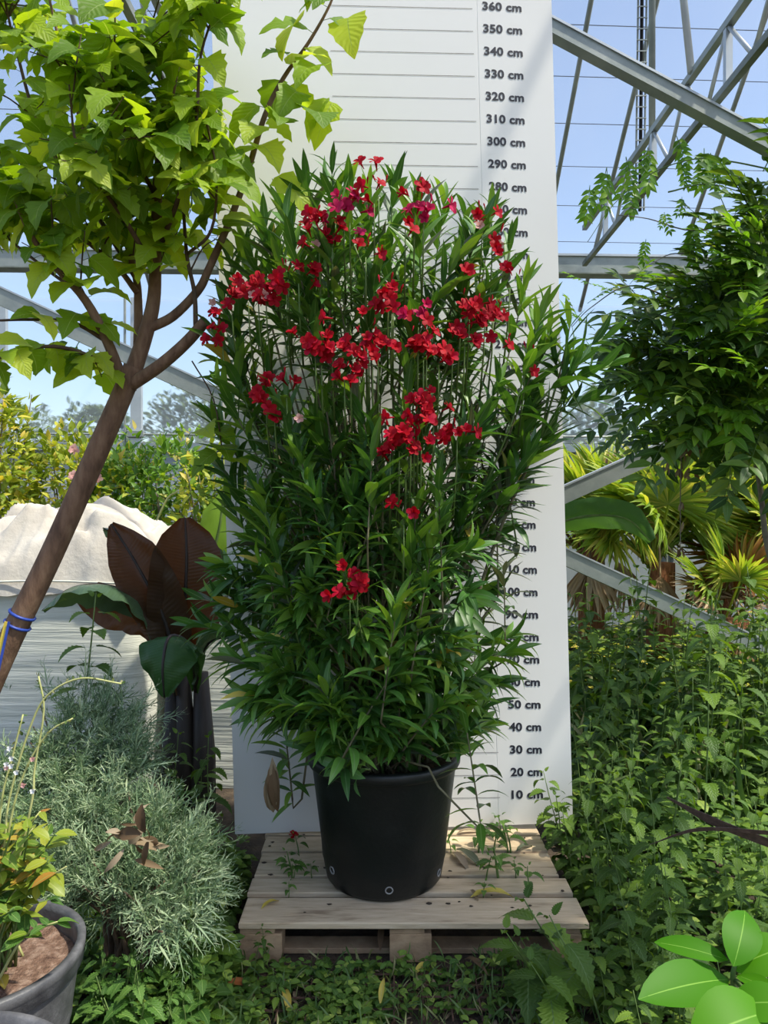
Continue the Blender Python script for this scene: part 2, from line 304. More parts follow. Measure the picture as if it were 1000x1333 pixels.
def merged(name, items, parent=None):
    """items (template, 4x4, material) joined into one mesh"""
    mats = []; vs_ = []; ls = []; ts = []; us = []; mi = []; base = 0
    by = {}
    for t, M, mat in items: by.setdefault((t.key, mat.name), []).append(np.array(M))
    for (k, mn), Ms in by.items():
        t = TM[k]; A = np.stack(Ms); n = len(A); V = len(t.v)
        vv = np.einsum('nij,vj->nvi', A[:, :3, :3], t.v) + A[:, None, :3, 3]
        if mn not in mats: mats.append(mn)
        off = base + np.arange(n) * V
        vs_.append(vv.reshape(-1, 3)); ls.append((t.loops[None] + off[:, None]).ravel()); ts.append(np.tile(t.tot, n))
        us.append(np.tile(t.uv[t.loops], (n, 1))); mi.append(np.full(n * len(t.f), mats.index(mn))); base += n * V
    v = np.concatenate(vs_); l = np.concatenate(ls); tt = np.concatenate(ts); u = np.concatenate(us); mi = np.concatenate(mi)
    if parent is not None: v = v - np.array(parent.location)
    me = bpy.data.meshes.new(name); me.vertices.add(len(v)); me.vertices.foreach_set('co', v.ravel().astype(np.float32))
    me.loops.add(len(l)); me.loops.foreach_set('vertex_index', l.astype(np.int32))
    me.polygons.add(len(tt)); st = np.concatenate([[0], np.cumsum(tt)[:-1]])
    me.polygons.foreach_set('loop_start', st.astype(np.int32)); me.polygons.foreach_set('loop_total', tt.astype(np.int32))
    me.polygons.foreach_set('material_index', mi.astype(np.int32)); me.polygons.foreach_set('use_smooth', np.ones(len(tt), bool))
    l_ = me.uv_layers.new(name='UVMap'); l_.data.foreach_set('uv', u.ravel().astype(np.float32))
    for m in mats: me.materials.append(MATS[m])
    me.update(calc_edges=True); me.validate()
    o = bpy.data.objects.new(name, me); COL.objects.link(o)
    if parent is not None: o.parent = parent
    return o
def part(name, t, M, mat, parent):
    o = bpy.data.objects.new(name, tmesh(t, mat)); COL.objects.link(o); o.parent = parent
    o.matrix_basis = Matrix.Translation(-Vector(parent.location)) @ M
    return o
class Plant:
    def __init__(s, name, loc, label, cat, group=None):
        s.root = empty(name, loc, label, cat, group); s.it = []
    def leaf(s, t, p, d, up, size, mat, ws=1.0): s.it.append((TM[t], frame(p, d, up, size, ws), mat))
    def stem(s, pts, rad, mat, name='stem', n=6, parent=None):
        m = MB(); m.tube(pts, rad, n); o = m.build(name, mat, s.root, True); return o
    def finish(s, maxp=300, minpx=9.0, name='leaf', deep=1.5, stuff='foliage'):
        sc = []
        for i, (t, M, mat) in enumerate(s.it):
            p = M.translation; d = max(p.y, 0.3); px = 500 + p.x / d * F; py = 666.5 - (p.z - CAMZ) / d * F
            size = t.size * M.to_scale()[1] / d * F
            inside = -20 < px < 1020 and -20 < py < 1353
            sc.append((size if inside and size >= minpx else 0, i, size / d ** deep))
        cand = sorted([a for a in sc if a[0] > 0], key=lambda a: -a[2])[:maxp]
        ids = {a[1] for a in cand}
        for i in ids: part(name, *s.it[i], s.root)
        rest = [it for i, it in enumerate(s.it) if i not in ids]
        if rest: tag(merged(stuff, rest, s.root), kind='stuff')
        return s.root
def rv(): return Vector((U(-1, 1), U(-1, 1), U(-1, 1)))
def dup(root, loc, rz, sc, label=None, group=None):
    r = root.copy(); COL.objects.link(r); r.location = loc; r.rotation_euler = (0, 0, rz); r.scale = (sc, sc, sc)
    if label: r['label'] = label
    if group: r['group'] = group
    for ch in root.children:
        c = ch.copy(); COL.objects.link(c); c.parent = r
    return r

lance = lambda t: max(0.03, math.sin(PI * min(1, t ** 0.85)) ** 0.85)
ovate = lambda t: max(0.02, (math.sin(PI * t ** 0.62)) ** 0.9)
heart = lambda t: max(0.02, (1.05 * math.sin(PI * t ** 0.5)) ** 0.8 if t > 0 else 0.35)
ellip = lambda t: max(0.03, math.sin(PI * t) ** 0.7)
strapp = lambda t: max(0.02, min(1, 0.55 + 1.5 * t, 6 * (1 - t)))
for k, c in enumerate((0.1, 0.5, 1.0)): leaf_t('oleander_leaf_%d' % k, 0.205, lance, 6, 0.3, c)
leaf_t('mulberry_leaf_0', 0.72, heart, 8, 0.18, 0.7, 0.07); leaf_t('mulberry_leaf_1', 0.66, heart, 9, 0.3, 1.0, 0.12, 0.02, 0.1)
leaf_t('mulberry_leaf_2', 0.6, lambda t: max(0.02, heart(t) * (0.62 if 0.4 < t < 0.55 else 1)), 9, 0.1, 0.8, 0.1, 0.02, -0.12)
leaf_t('nettle_leaf_0', 0.52, ovate, 16, 0.15, 0.7, 0.15); leaf_t('nettle_leaf_1', 0.46, ovate, 16, 0.25, 1.1, 0.15)
leaf_t('weed_leaf', 0.62, ellip, 4, 0.2, 0.5); leaf_t('grass_blade', 0.05, strapp, 5, 0.2, 1.2)
leaf_t('broad_leaf', 0.5, ellip, 5, 0.25, 0.5); leaf_t('leaflet', 0.42, ovate, 4, 0.25, 0.4)
leaf_t('glossy_leaf_0', 0.44, ellip, 10, 0.22, 0.35); leaf_t('glossy_leaf_1', 0.56, ellip, 10, 0.15, 0.7)
for k, c in enumerate((0.7, 1.5, 2.2)): leaf_t('strap_leaf_%d' % k, 0.075, strapp, 10, 0.35, c)
leaf_t('dry_leaf', 0.2, lance, 6, 0.5, 0.9, 0, 0.015); leaf_t('dry_broad_leaf', 0.42, ellip, 6, 0.5, 0.7, 0, 0.02)
petal = leaf_t('petal', 0.85, lambda t: max(0.12, math.sin(PI * min(1, 0.12 + t * 0.8)) ** 0.8 * (0.4 + 0.75 * t)), 4, 0.15, 0.5)
def ax(a, tilt): return Matrix.Rotation(a, 4, 'Z') @ Matrix.Rotation(tilt, 4, 'X')
join_t('flower_0', [(petal, ax(2*PI*k/5, U(0.2, 0.45)) @ Matrix.Rotation(0.25, 4, 'Y')) for k in range(5)] + [(tube_t('ft', [(0,0,-1.1),(0,0,-.5),(0,0,.05)], [.05,.12,.2], 5), Matrix.Identity(4))])
join_t('flower_1', [(petal, ax(2*PI*k/5, U(0.6, 1.0)) @ Matrix.Rotation(0.3, 4, 'Y')) for k in range(5)] + [(TM['ft'], Matrix.Identity(4))])
join_t('flower_2', [(petal, ax(2*PI*k/7, U(0.1, 1.0)) @ Matrix.Rotation(U(.1,.4), 4, 'Y')) for k in range(7)] + [(TM['ft'], Matrix.Identity(4))])
tube_t('flower_bud', [(0,0,0),(0,.35,0),(0,.75,0),(0,1,0)], [.04,.09,.14,.03], 5)
def pinnate(key, n, ll, droop):
    it = []; pts = []
    for i in range(8):
        t = i / 7; pts.append((0, t, -droop * t * t))
    it.append((tube_t(key + '_r', pts, radii(8, .012, .005), 3), Matrix.Identity(4)))
    for i in range(n):
        t = 0.18 + 0.78 * i / (n - 1); p = (0, t, -droop * t * t); l = ll * (0.75 + 0.4 * math.sin(PI * (0.2 + 0.7 * i / n)))
        for sd_ in (-1, 1): it.append((TM['leaflet'], frame(p, (sd_ * 0.9, 0.6 + U(-.15,.15), U(-.5, .05)), (0, 0, 1), l * U(.85, 1.1))))
    it.append((TM['leaflet'], frame(pts[-1], (0, 1, -0.3), (0, 0, 1), ll)))
    return join_t(key, it)
pinnate('wisteria_leaf_0', 6, 0.3, 0.15); pinnate('wisteria_leaf_1', 5, 0.34, 0.4); pinnate('wisteria_leaf_2', 4, 0.36, 0.05)
def feather(key, n, spread):
    it = []
    nd = leaf_t(key + '_n', 0.16, ellip, 2, 0.0, 0.2)
    it.append((nd, frame((0,0,0), (0,1,0), (0,0,1), 1.0, 0.25)))
    for i in range(n):
        t = 0.08 + 0.9 * i / n; s = 1 if i % 2 else -1; a = U(0.35, 0.75)
        d = (s * a, 1, U(-spread, spread)); l = 0.42 * (1.05 - t * 0.75) * U(.7, 1.2); it.append((nd, frame((0, t, 0), d, rv(), l, 0.6)))
        for q in range(3):
            u_ = 0.35 + 0.25 * q; dd = Vector(d).normalized(); it.append((nd, frame(Vector((0, t, 0)) + dd * l * u_, dd + rv() * 0.7, rv(), l * 0.42, 0.9)))
    return join_t(key, it)
feather('juniper_spray_0', 14, 0.4); feather('juniper_spray_1', 12, 0.7)
def fan(key, n, arc, seg, stiff, droop):
    it = []; st = leaf_t(key + '_s', 0.085, lambda t: max(0.03, min(1, 0.5 + 2 * t) * min(1, 2.2 * (1 - t) + 0.02)), 6, 0.8, droop)
    it.append((tube_t(key + '_p', [(0,-1.1,-.25),(0,-.5,-.06),(0,0,0)], [.03,.024,.02], 5), Matrix.Identity(4)))
    for i in range(n):
        a = lerp(-arc / 2, arc / 2, i / (n - 1)); l = seg * (0.75 + 0.25 * math.cos(a * 0.7)) * U(.9, 1.08)
        it.append((st, frame((0, 0, 0), (math.sin(a), math.cos(a), U(-.1, .1) - stiff * abs(a) * 0.15), (U(-.3,.3), 0, 1), l)))
    return join_t(key, it)
fan('fan_frond_0', 44, 4.2, 1.0, 0.2, 0.35); fan('fan_frond_1', 38, 3.4, 1.0, 0.6, 0.8); fan('dry_fan_frond', 22, 1.3, 1.0, 0.6, 0.5)

# ------------------------------------------------------------------ setting: ground
def gz(x, y):
    h = 0.035 * noise.noise(Vector((x * 0.9, y * 0.9, 0))) + 0.018 * noise.noise(Vector((x * 4, y * 4, 3)))
    near = math.exp(-((x - 0.07) ** 2 / 0.9 + (y - 3.0) ** 2 / 0.5))
    return h * (1 - min(1, near * 1.6)) - 0.004
NX, NY = 130, 120
gv = []; gf = []
for j in range(NY + 1):
    for i in range(NX + 1):
        x = lerp(-7, 7, i / NX); y = lerp(0.3, 11.0, (j / NY) ** 1.25); gv.append((x, y, gz(x, y)))
for j in range(NY):
    for i in range(NX):
        a = j * (NX + 1) + i; gf.append((a, a + 1, a + NX + 2, a + NX + 1))
tag(mesh_obj('floor', gv, gf, M_soil, smooth=True), 'dark bare soil scattered with litter', kind='structure')
m = MB(); m.box((-30, -8, -0.3), (30, 40, -0.08)); tag(m.build('ground', M_soil), 'dark soil running on beyond the greenhouse', kind='structure')

# greenhouse end wall of film panes between aluminium posts, grey skirting below
WD = 9.5
wall = empty('wall_back', PW(500, 666, WD), 'hazy film end wall of the greenhouse between metal posts'); wall['kind'] = 'structure'
def wallpt(px, z, off=0.0):
    u = (px - 500) / F; y = WD / (1 - 0.05 * u) + off; return Vector((u * y, y, z))
ZR = 2.42; ZT = 4.15
posts = [180 + 175 * k for k in range(-7, 13)]
for a, b in zip(posts[:-1], posts[1:]):
    A = wallpt(a, 0); B = wallpt(b, 0)
    for nm, z0, z1, mt in (('pane', ZR, ZT, M_filmW), ('lower_panel', -0.05, ZR - 0.1, M_panelg)):
        mesh_obj(nm, [(A.x, A.y, z0), (B.x, B.y, z0), (B.x, B.y, z1), (A.x, A.y, z1)], [(0, 1, 2, 3)], mt, wall)
    q = MB(); q.beam(A + Vector((0, -.03, ZR - .06)), B + Vector((0, -.03, ZR - .06)), 0.06, 0.1); q.build('rail', M_alu, wall)
    q = MB(); q.tube([A + Vector((0, -.1, ZR + .08)), B + Vector((0, -.1, ZR + .08))], 0.014, 6); q.build('pipe_rail', M_steel, wall)
for a in posts:
    A = wallpt(a, 0)
    q = MB(); q.beam(A + Vector((0, -.06, -.05)), A + Vector((0, -.06, ZT)), 0.13, 0.07, up=(0, 1, 0)); q.build('post', M_alu, wall)
    q = MB(); q.tube([A + Vector((-.14, -.07, 0)), A + Vector((-.14, -.07, ZT))], 0.016, 6); q.build('rod', M_steel, wall)
    q = MB(); q.box((A.x - .1, A.y - .13, ZR + .04), (A.x + .1, A.y - .07, ZR + .13), .01); q.build('clamp', M_steel, wall)

# pitched film roof
roof = empty('roof', (0, 5.2, 7.5), 'clear film greenhouse roof on thin rafters and wires'); roof['kind'] = 'structure'
EZ, RZ, EY, RY = 4.15, 7.5, 9.6, 5.2
def rp(x, y): # back slope
    return Vector((x, y + 0.05 * x, EZ + (EY - y) * (RZ - EZ) / (EY - RY)))
def rf(x, y): return Vector((x, y + 0.05 * x, EZ + (y - 0.8) * (RZ - EZ) / (RY - 0.8)))
xs = [-9.0, -5.6, -2.8, -0.45, 1.87, 3.52, 6.0, 9.0]
for a, b in zip(xs[:-1], xs[1:]):
    mesh_obj('roof_pane', [rp(a, EY), rp(b, EY), rp(b, RY), rp(a, RY)], [(0, 1, 2, 3)], M_filmR, roof)
    mesh_obj('roof_pane', [rf(a, .8), rf(b, .8), rf(b, RY), rf(a, RY)], [(0, 1, 2, 3)], M_filmR, roof)
dn = Vector((0, -.03, -.05))
for x in xs + [2.47]:
    q = MB(); q.tube([rp(x, EY) + dn, rp(x, RY) + dn], 0.024, 8); q.build('rafter', M_steel, roof, True)
    if x != 2.47:
        q = MB(); q.tube([rf(x, .8) + dn, rf(x, RY) + dn], 0.024, 8); q.build('rafter', M_steel, roof, True)
y = 9.2
while y > RY:
    q = MB(); q.tube([rp(-9, y) + dn * .4, rp(9, y) + dn * .4], 0.0042, 4); q.build('wire', M_wire, roof); y -= 0.36
q = MB(); q.beam(rp(-9, RY) + Vector((0, 0, -.02)), rp(9, RY) + Vector((0, 0, -.02)), .1, .1); q.build('ridge_bar', M_steel, roof)

# ------------------------------------------------------------------ steel frame
tb = empty('tie_beam', PW(500, 345, 6.9), 'grey green steel gutter beam running level behind the board', 'beam')
a = PW(-250, 336, 6.9); b = PW(1250, 353, 6.9)
q = MB(); q.beam(a, b, 0.12, 0.15); q.build('web', M_steel, tb)
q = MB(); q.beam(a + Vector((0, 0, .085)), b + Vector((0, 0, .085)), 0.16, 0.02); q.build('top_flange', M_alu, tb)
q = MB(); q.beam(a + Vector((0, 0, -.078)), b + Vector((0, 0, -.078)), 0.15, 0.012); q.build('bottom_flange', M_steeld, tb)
def brace(name, p0, p1, D, wd, ht, label, mat=M_steel):
    a = PW(*p0, D); b = PW(*p1, D)
    e = empty(name, (a + b) / 2, label, 'beam'); q = MB(); q.beam(a, b, wd, ht); q.build('tube', mat, e)
    d = (b - a).normalized(); up = Vector((0, 0, 1)); up = (up - d * up.dot(d)).normalized()
    q = MB(); q.beam(a + up * ht * .5 - Vector((0, wd * .1, 0)), b + up * ht * .5 - Vector((0, wd * .1, 0)), wd * 1.05, 0.012); q.build('flange', M_alu, e)
    for t in (0.02, 0.98):
        q = MB(); c = a.lerp(b, t); q.beam(c - d * .06, c + d * .06, wd * 1.25, ht * 1.3); q.build('end_plate', M_steeld, e)
    return e
brace('diagonal_brace', (-160, 312), (1180, 930), 5.9, 0.08, 0.125, 'long grey steel brace falling from the tie beam down to the palms')
brace('diagonal_brace', (250, 862), (1010, 520), 5.75, 0.08, 0.125, 'grey steel brace rising past the palms into the wisteria')
brace('diagonal_brace', (380, -142), (1250, 324), 3.95, 0.075, 0.07, 'pale steel brace crossing in front of the lattice girder')
def girder(x, zl, zh, y0, y1, label, step=0.55):
    e = empty('lattice_girder', (x, (y0 + y1) / 2, zl), label, 'girder')
    for z, wd in ((zl, .038), (zh, .04)):
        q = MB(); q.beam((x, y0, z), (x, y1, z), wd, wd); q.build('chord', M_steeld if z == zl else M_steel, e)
    n = int((y1 - y0) / step)
    for k in range(n):
        ya = y0 + k * step; mid = ya + step / 2
        q = MB(); q.tube([(x, ya, zl), (x, mid, zh)], .013, 6); q.build('web_rod', M_alu, e, True)
        q = MB(); q.tube([(x, mid, zh), (x, ya + step, zl)], .013, 6); q.build('web_rod', M_alu, e, True)
        if k % 2 == 0:
            q = MB(); q.beam((x, mid, zl), (x, mid, zh), .035, .035, up=(0, 1, 0)); q.build('web_post', M_alu, e)
    return e
g1 = girder(1.78, CAMZ + 2.2, CAMZ + 2.52, 2.6, 6.82, 'steel lattice girder running over the wisteria to the tie beam')
q = MB(); q.tube([(1.78, 5.1, CAMZ + 2.52), (1.78, 5.1, 7.31)], .022, 8); q.build('upright', M_steel, g1, True)
q = MB(); q.tube([(1.76, 4.4, CAMZ + 2.52), (1.76, 5.15, 7.35)], .022, 8); q.build('upright', M_alu, g1, True)
girder(-1.12, CAMZ + 2.2, CAMZ + 2.52, 2.6, 6.82, 'steel lattice girder running over the mulberry tree')
e = empty('cable_ladder', (1.95, 5.86, CAMZ + 2.5), 'narrow dark wire cable ladder hanging from the roof to the girder', 'cable ladder')
for dx in (-.032, .032):
    q = MB(); q.tube([(1.95 + dx, 5.86, CAMZ + 2.3), (1.99 + dx, 5.86, 6.98)], .008, 5); q.build('rail', M_steeld, e)
q = MB(); q.tube([(1.955, 5.87, CAMZ + 2.3), (1.985, 5.87, 6.98)], .014, 5); q.build('cable', M_dark, e)
for k in range(36):
    z = CAMZ + 2.32 + k * .085; o_ = .04 * (z - CAMZ - 2.3) / 3.4
    q = MB(); q.beam((1.91 + o_, 5.85, z), (1.99 + o_, 5.85, z), .006, .008); q.build('rung', M_steel, e)

# ------------------------------------------------------------------ measuring board
BD = 3.41; BK = 0.042
def BP(px, py, off=0.0): # on the board's front face
    p = PW(px, py, BD, BK); return p + Vector((0.042, -1, 0)).normalized() * off
bl, br = BP(306, 1086), BP(746, 1071); tl, tr = BP(272.5, -80), BP(716, -80)
board = empty('measuring_board', (bl + br) / 2, 'tall white height measuring board standing behind the oleander', 'measuring board')
th = Vector((-.042, 1, 0)).normalized() * .018
def bpt(u, v, k=0):
    return bl.lerp(br, u).lerp(tl.lerp(tr, u), v) + th * k
for i, (u0, u1) in enumerate(((0, .775), (.778, 1))):
    mesh_obj('panel', [bpt(u0, 0), bpt(u1, 0), bpt(u1, 1), bpt(u0, 1), bpt(u0, 0, 1), bpt(u1, 0, 1), bpt(u1, 1, 1), bpt(u0, 1, 1)],
             [(0,1,2,3),(7,6,5,4),(0,4,5,1),(1,5,6,2),(2,6,7,3),(3,7,4,0)], M_board, board)
mesh_obj('seam_strip', [bpt(.774, 0, .05), bpt(.779, 0, .05), bpt(.779, 1, .05), bpt(.774, 1, .05), bpt(.774, 0, .9), bpt(.779, 0, .9), bpt(.779, 1, .9), bpt(.774, 1, .9)],
         [(0,1,2,3),(7,6,5,4),(0,4,5,1),(1,5,6,2),(2,6,7,3),(3,7,4,0)], M_seam, board)
q = MB()
for x in (.2, .8):
    q.beam(bpt(x, 0.02, 2.2), bpt(x, .98, 2.2), .06, .04, up=(0, 1, 0))
    q.build('back_batten', M_wood2, board); q = MB()
dg = bpy.context.evaluated_depsgraph_get()
def text_mesh(s):
    c = bpy.data.curves.new('t', 'FONT'); c.body = s; c.size = 1.0; c.offset = 0.034; c.extrude = 0.0; c.resolution_u = 3; c.space_character = 1.03
    o = bpy.data.objects.new('t', c); COL.objects.link(o); bpy.context.view_layer.update()
    me = bpy.data.meshes.new_from_object(o.evaluated_get(bpy.context.evaluated_depsgraph_get()))
    bpy.data.objects.remove(o); bpy.data.curves.remove(c)
    v = np.empty(len(me.vertices) * 3); me.vertices.foreach_get('co', v); v = v.reshape(-1, 3)
    f = [tuple(p.vertices) for p in me.polygons]; bpy.data.meshes.remove(me); return v, f
for val in range(10, 371, 10):
    t = (360 - val) / 350; py = 9 + t * (1034 - 9)
    x0 = lerp(628, 666, t); x1 = lerp(679, 707, t)
    if val < 100: x0 += (x1 - x0) * .0
    v, f = text_mesh('%d cm' % val); mn = v.min(0); mx = v.max(0)
    hh = 5.7
    sl = lerp(3.0, -0.5, t)
    vv = []
    for a in v:
        u = (a[0] - mn[0]) / (mx[0] - mn[0]); h = (a[1] - mn[1]) / (mx[1] - mn[1]) - .5
        vv.append(BP(lerp(x0, x1, u) - h * .3, py - h * 2 * hh + (u - .5) * sl, .0015))
    mesh_obj('height_label', vv, f, M_ink, board)
    xa = lerp(428, 470, t); xb = lerp(615, 651, t); s2 = lerp(4.5, -3.0, t); yl = py + lerp(2.5, 4, t)
    mesh_obj('tick_line', [BP(xa, yl - s2 + .4, .0012), BP(xb, yl + .4, .0012), BP(xb, yl - .4, .0012), BP(xa, yl - s2 - .4, .0012)], [(0, 1, 2, 3)], M_line, board)

# ------------------------------------------------------------------ pallet
PZ = 0.145
pal = empty('wooden_pallet', (0.08, 3.0, 0), 'worn wooden pallet with weeds growing through, carrying the big pot', 'pallet')
rows_ = [(2.655, 2.83, 311, 762, 2.66), (2.87, 2.985, 322, 746, 2.87), (3.005, 3.2, 331, 728, 3.0), (3.225, 3.37, 341, 712, 3.24), (3.385, 3.5, 346, 702, 3.4)]
for i, (y0, y1, xa, xb, d) in enumerate(rows_):
    X0 = (xa - 500) / F * d; X1 = (xb - 500) / F * d + (.012 if i == 0 else 0)
    q = MB(); q.box((X0, y0, PZ - .023), (X1, y1, PZ - (.0 if i % 2 == 0 else .002)), .003)
    o = q.build('deck_board', M_wood, pal)
for y0, y1 in ((2.665, 2.76), (3.02, 3.16), (3.39, 3.49)):
    for xa in (-.5, .02, .585):
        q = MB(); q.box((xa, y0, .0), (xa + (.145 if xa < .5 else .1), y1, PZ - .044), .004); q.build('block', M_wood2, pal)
for xa in (-.5, .02, .56):
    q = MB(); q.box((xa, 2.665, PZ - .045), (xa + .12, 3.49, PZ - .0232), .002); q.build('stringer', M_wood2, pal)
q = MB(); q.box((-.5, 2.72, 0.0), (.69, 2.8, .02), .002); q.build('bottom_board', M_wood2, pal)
for i in range(46):
    px, py = U(335, 735), U(1085, 1195); d = (CAMZ - PZ) / (py - 666.5) * 1000; p = P(px, py, d)
    if (p.x) ** 2 + (p.y - 3.0) ** 2 < .06: continue
    q = MB(); rr = U(.003, .011); q.add([(p.x + rr * U(.5, 1.5) * math.cos(k * .9), p.y + rr * U(.5, 1.3) * math.sin(k * .9), PZ + .0012) for k in range(7)] + [(p.x, p.y, PZ + .004)], [(k, (k + 1) % 7, 7) for k in range(7)]); q.build('dirt_crumb', M_soil, pal)

# ------------------------------------------------------------------ big pot
PC = Vector((0.0, 3.0, PZ))
pot = empty('plant_pot', PC, 'large black plastic pot standing on the pallet', 'pot')
q = MB(); q.lathe([(0, .004), (.19, .002), (.212, .006), (.224, .022), (.235, .08), (.262, .3), (.281, .455), (.283, .462)], PC, 64)
q.build('body', M_pot, pot, True)
q = MB(); q.lathe([(.281, .448), (.292, .45), (.297, .46), (.297, .482), (.293, .49), (.28, .492), (.272, .485), (.268, .44), (.255, .3), (.24, .1)], PC, 64)
q.build('rim', M_pot, pot, True)
for an, z, r in ((-PI / 2 + .08, .055, .2305), (-PI / 2 - .95, .085, .2375), (-PI/2 + 1.1, .06, .232)):
    c = PC + Vector((math.cos(an) * r, math.sin(an) * r, z)); nn = Vector((math.cos(an), math.sin(an), -.12)).normalized(); tx = Vector((-math.sin(an), math.cos(an), 0)); tz = nn.cross(tx)
    q = MB(); q.tube([c + (tx * math.cos(k * PI / 6) + tz * math.sin(k * PI / 6)) * .013 for k in range(13)], .0028, 5, cap=False); q.build('drain_hole', M_hole, pot, True)
q = MB(); sv = []; sf = []
for r in range(7):
    for k in range(24):
        rr = .268 * r / 6; a = 2 * PI * k / 24; x = rr * math.cos(a); y = rr * math.sin(a)
        sv.append((PC.x + x, PC.y + y, PC.z + .44 + .02 * noise.noise(Vector((x * 9, y * 9, 0)))))
for r in range(6):
    for k in range(24):
        k2 = (k + 1) % 24; sf.append((r*24+k, r*24+k2, (r+1)*24+k2, (r+1)*24+k))
mesh_obj('potting_soil', sv, sf, M_soil, pot, True)

# ------------------------------------------------------------------ oleander
ole = Plant('oleander_shrub', PC + Vector((0, 0, .44)), 'tall red-flowering oleander shrub growing in the big black pot', 'shrub')
poly = [(340,940),(318,900),(300,860),(262,820),(255,780),(290,740),(292,650),(288,600),(278,540),(290,450),(288,390),(300,345),(335,320),(350,290),(372,262),(400,240),(432,222),(470,235),(500,238),(540,255),(575,265),(605,280),(640,272),(668,305),(690,360),(706,410),(712,440),(690,480),(700,550),(690,600),(640,650),(640,700),(620,740),(628,790),(665,830),(662,870),(640,900),(640,930),(630,945),(600,945),(520,945),(430,945)]
def inside(x, y):
    c = False; n = len(poly)
    for i in range(n):
        x1, y1 = poly[i]; x2, y2 = poly[i - 1]
        if (y1 > y) != (y2 > y) and x < (x2 - x1) * (y - y1) / (y2 - y1) + x1: c = not c
    return c
def yfront(px, py):
    wd = 215 if py < 700 else 190; u = max(-1, min(1, (px - 490) / wd)); return 3.02 - 0.52 * math.sqrt(1 - u * u)
TOPC = Vector((0, 3.0, .0))
def shoot(tip, d, L, nw, ll, mat_hi, mat_lo, droop=0.0, cane=True):
    d = d.normalized(); back = [tip - d * L * t + Vector((0, 0, -.12 * L * t * t)) for t in (0, .25, .5, .75, 1)]
    path = back[::-1]
    for p in path: p.y = min(p.y, 3.34)
    full = spline(path, 3)
    lim = lambda x: 3.33 + .04 * x
    def over_rim(q_):
        for p in q_:
            rr = math.hypot(p.x - PC.x, p.y - PC.y)
            if .2 < rr < .38 and p.z < PZ + .53: p.z = PZ + .53
            p.y = min(p.y, lim(p.x))
        return q_
    full = over_rim(full)
    base = PC + Vector((U(-.15, .15), U(-.13, .13), .42))
    if cane:
        s0 = full[0]; mid = base.lerp(s0, .55); mid.x = lerp(base.x, s0.x, .38); mid.y = lerp(base.y, s0.y, .4)
        mid.z = max(mid.z, base.z + .12) if s0.z < base.z + .35 else mid.z; cp = over_rim(spline([base, mid, s0], 8))
        n1 = len(cp) + len(full) - 1; ole.stem(cp + full[1:], radii(n1, U(.0045, .008), .002), M_cane if R() < .75 else M_gstem, n=5)
    else: ole.stem(full, radii(len(full), .004, .002), M_gstem, n=5)
    ph = U(0, 6)
    for k in range(nw):
        t = (k + .5) / nw; fi = t * (len(full) - 1); i0 = min(int(fi), len(full) - 2); p = full[i0].lerp(full[i0 + 1], fi - i0)
        sd_ = (full[i0 + 1] - full[i0]).normalized(); a = sd_.cross(Vector((.3, .2, 1)));
        if a.length < 1e-3: a = Vector((1, 0, 0))
        a.normalize(); b = sd_.cross(a); ph += .55 + U(-.15, .15)
        for j in range(3):
            if R() < .06 + .25 * (t < .3): continue
            an = ph + j * 2 * PI / 3 + U(-.2, .2); out = a * math.cos(an) + b * math.sin(an)
            th_ = lerp(1.25, .35, t ** 1.1) + U(-.18, .18)
            dd = sd_ * math.cos(th_) + out * math.sin(th_); dd.z -= droop * U(.5, 1.2) * (1.1 - t * .6)
            l = ll * U(.75, 1.15) * (.75 + .5 * math.sin(PI * min(1, .25 + .75 * t)) if t > .8 else 1)
            mt = mat_hi if R() < .25 + .7 * t else mat_lo
            if R() < .025: mt = M_yel if R() < .3 else M_oleG
            tip_ = p + dd.normalized() * l
            if tip_.y > lim(tip_.x) - .02:
                dd.normalize(); dd.y = (lim(tip_.x) - .04 - p.y) / l
            if math.hypot(p.x - PC.x, p.y - PC.y) < .34 and p.z + dd.normalized().z * l < PZ + .56:
                dd.normalize(); dd.z = max(dd.z, (PZ + .575 - p.z) / l)
            ole.leaf('oleander_leaf_%d' % random.choice((0, 0, 1, 1, 2) if droop < .3 else (1, 1, 2)), p, dd, sd_ + Vector((0, 0, .3)), l, mt, U(.85, 1.2))
edge = [(345,292,-.35),(372,262,-.3),(400,240,-.25),(432,222,-.1),(455,240,.1),(480,245,0),(512,240,.1),(545,258,.2),(578,262,.25),(605,278,0),(642,268,.3),(668,305,.35),(688,362,.5),(706,405,.6),(716,428,.8),(700,470,.9),(300,342,-.3),(318,318,-.3),(290,392,-.7),(284,440,-.9),(286,500,-1),(276,545,-1.2),(290,610,-1.2),(296,650,-1.1),(290,735,-1),(262,780,-1.2),(256,815,-1.4),(300,860,-1.3),(318,905,-1.3),(338,930,-1.2),
        (690,545,1),(715,565,1.2),(690,590,1.2),(655,650,1.2),(645,700,1),(640,770,1.2),(664,830,1.6),(668,850,1.7),(650,890,1.6),(635,945,1.5),(612,950,1.2)]
for px, py, lx in edge:
    low = py > 690; d = U(2.82, 3.15)
    up = 1.0 if not low else .25
    shoot(P(px, py, d), Vector((lx * (.55 if not low else 1), U(-.35, .2), up)), U(.34, .5) if not low else U(.25, .36), random.randint(9, 12), U(.14, .185), M_oleY if R() < .55 else M_ole, M_ole, .05 if not low else .35)
cnt = 0
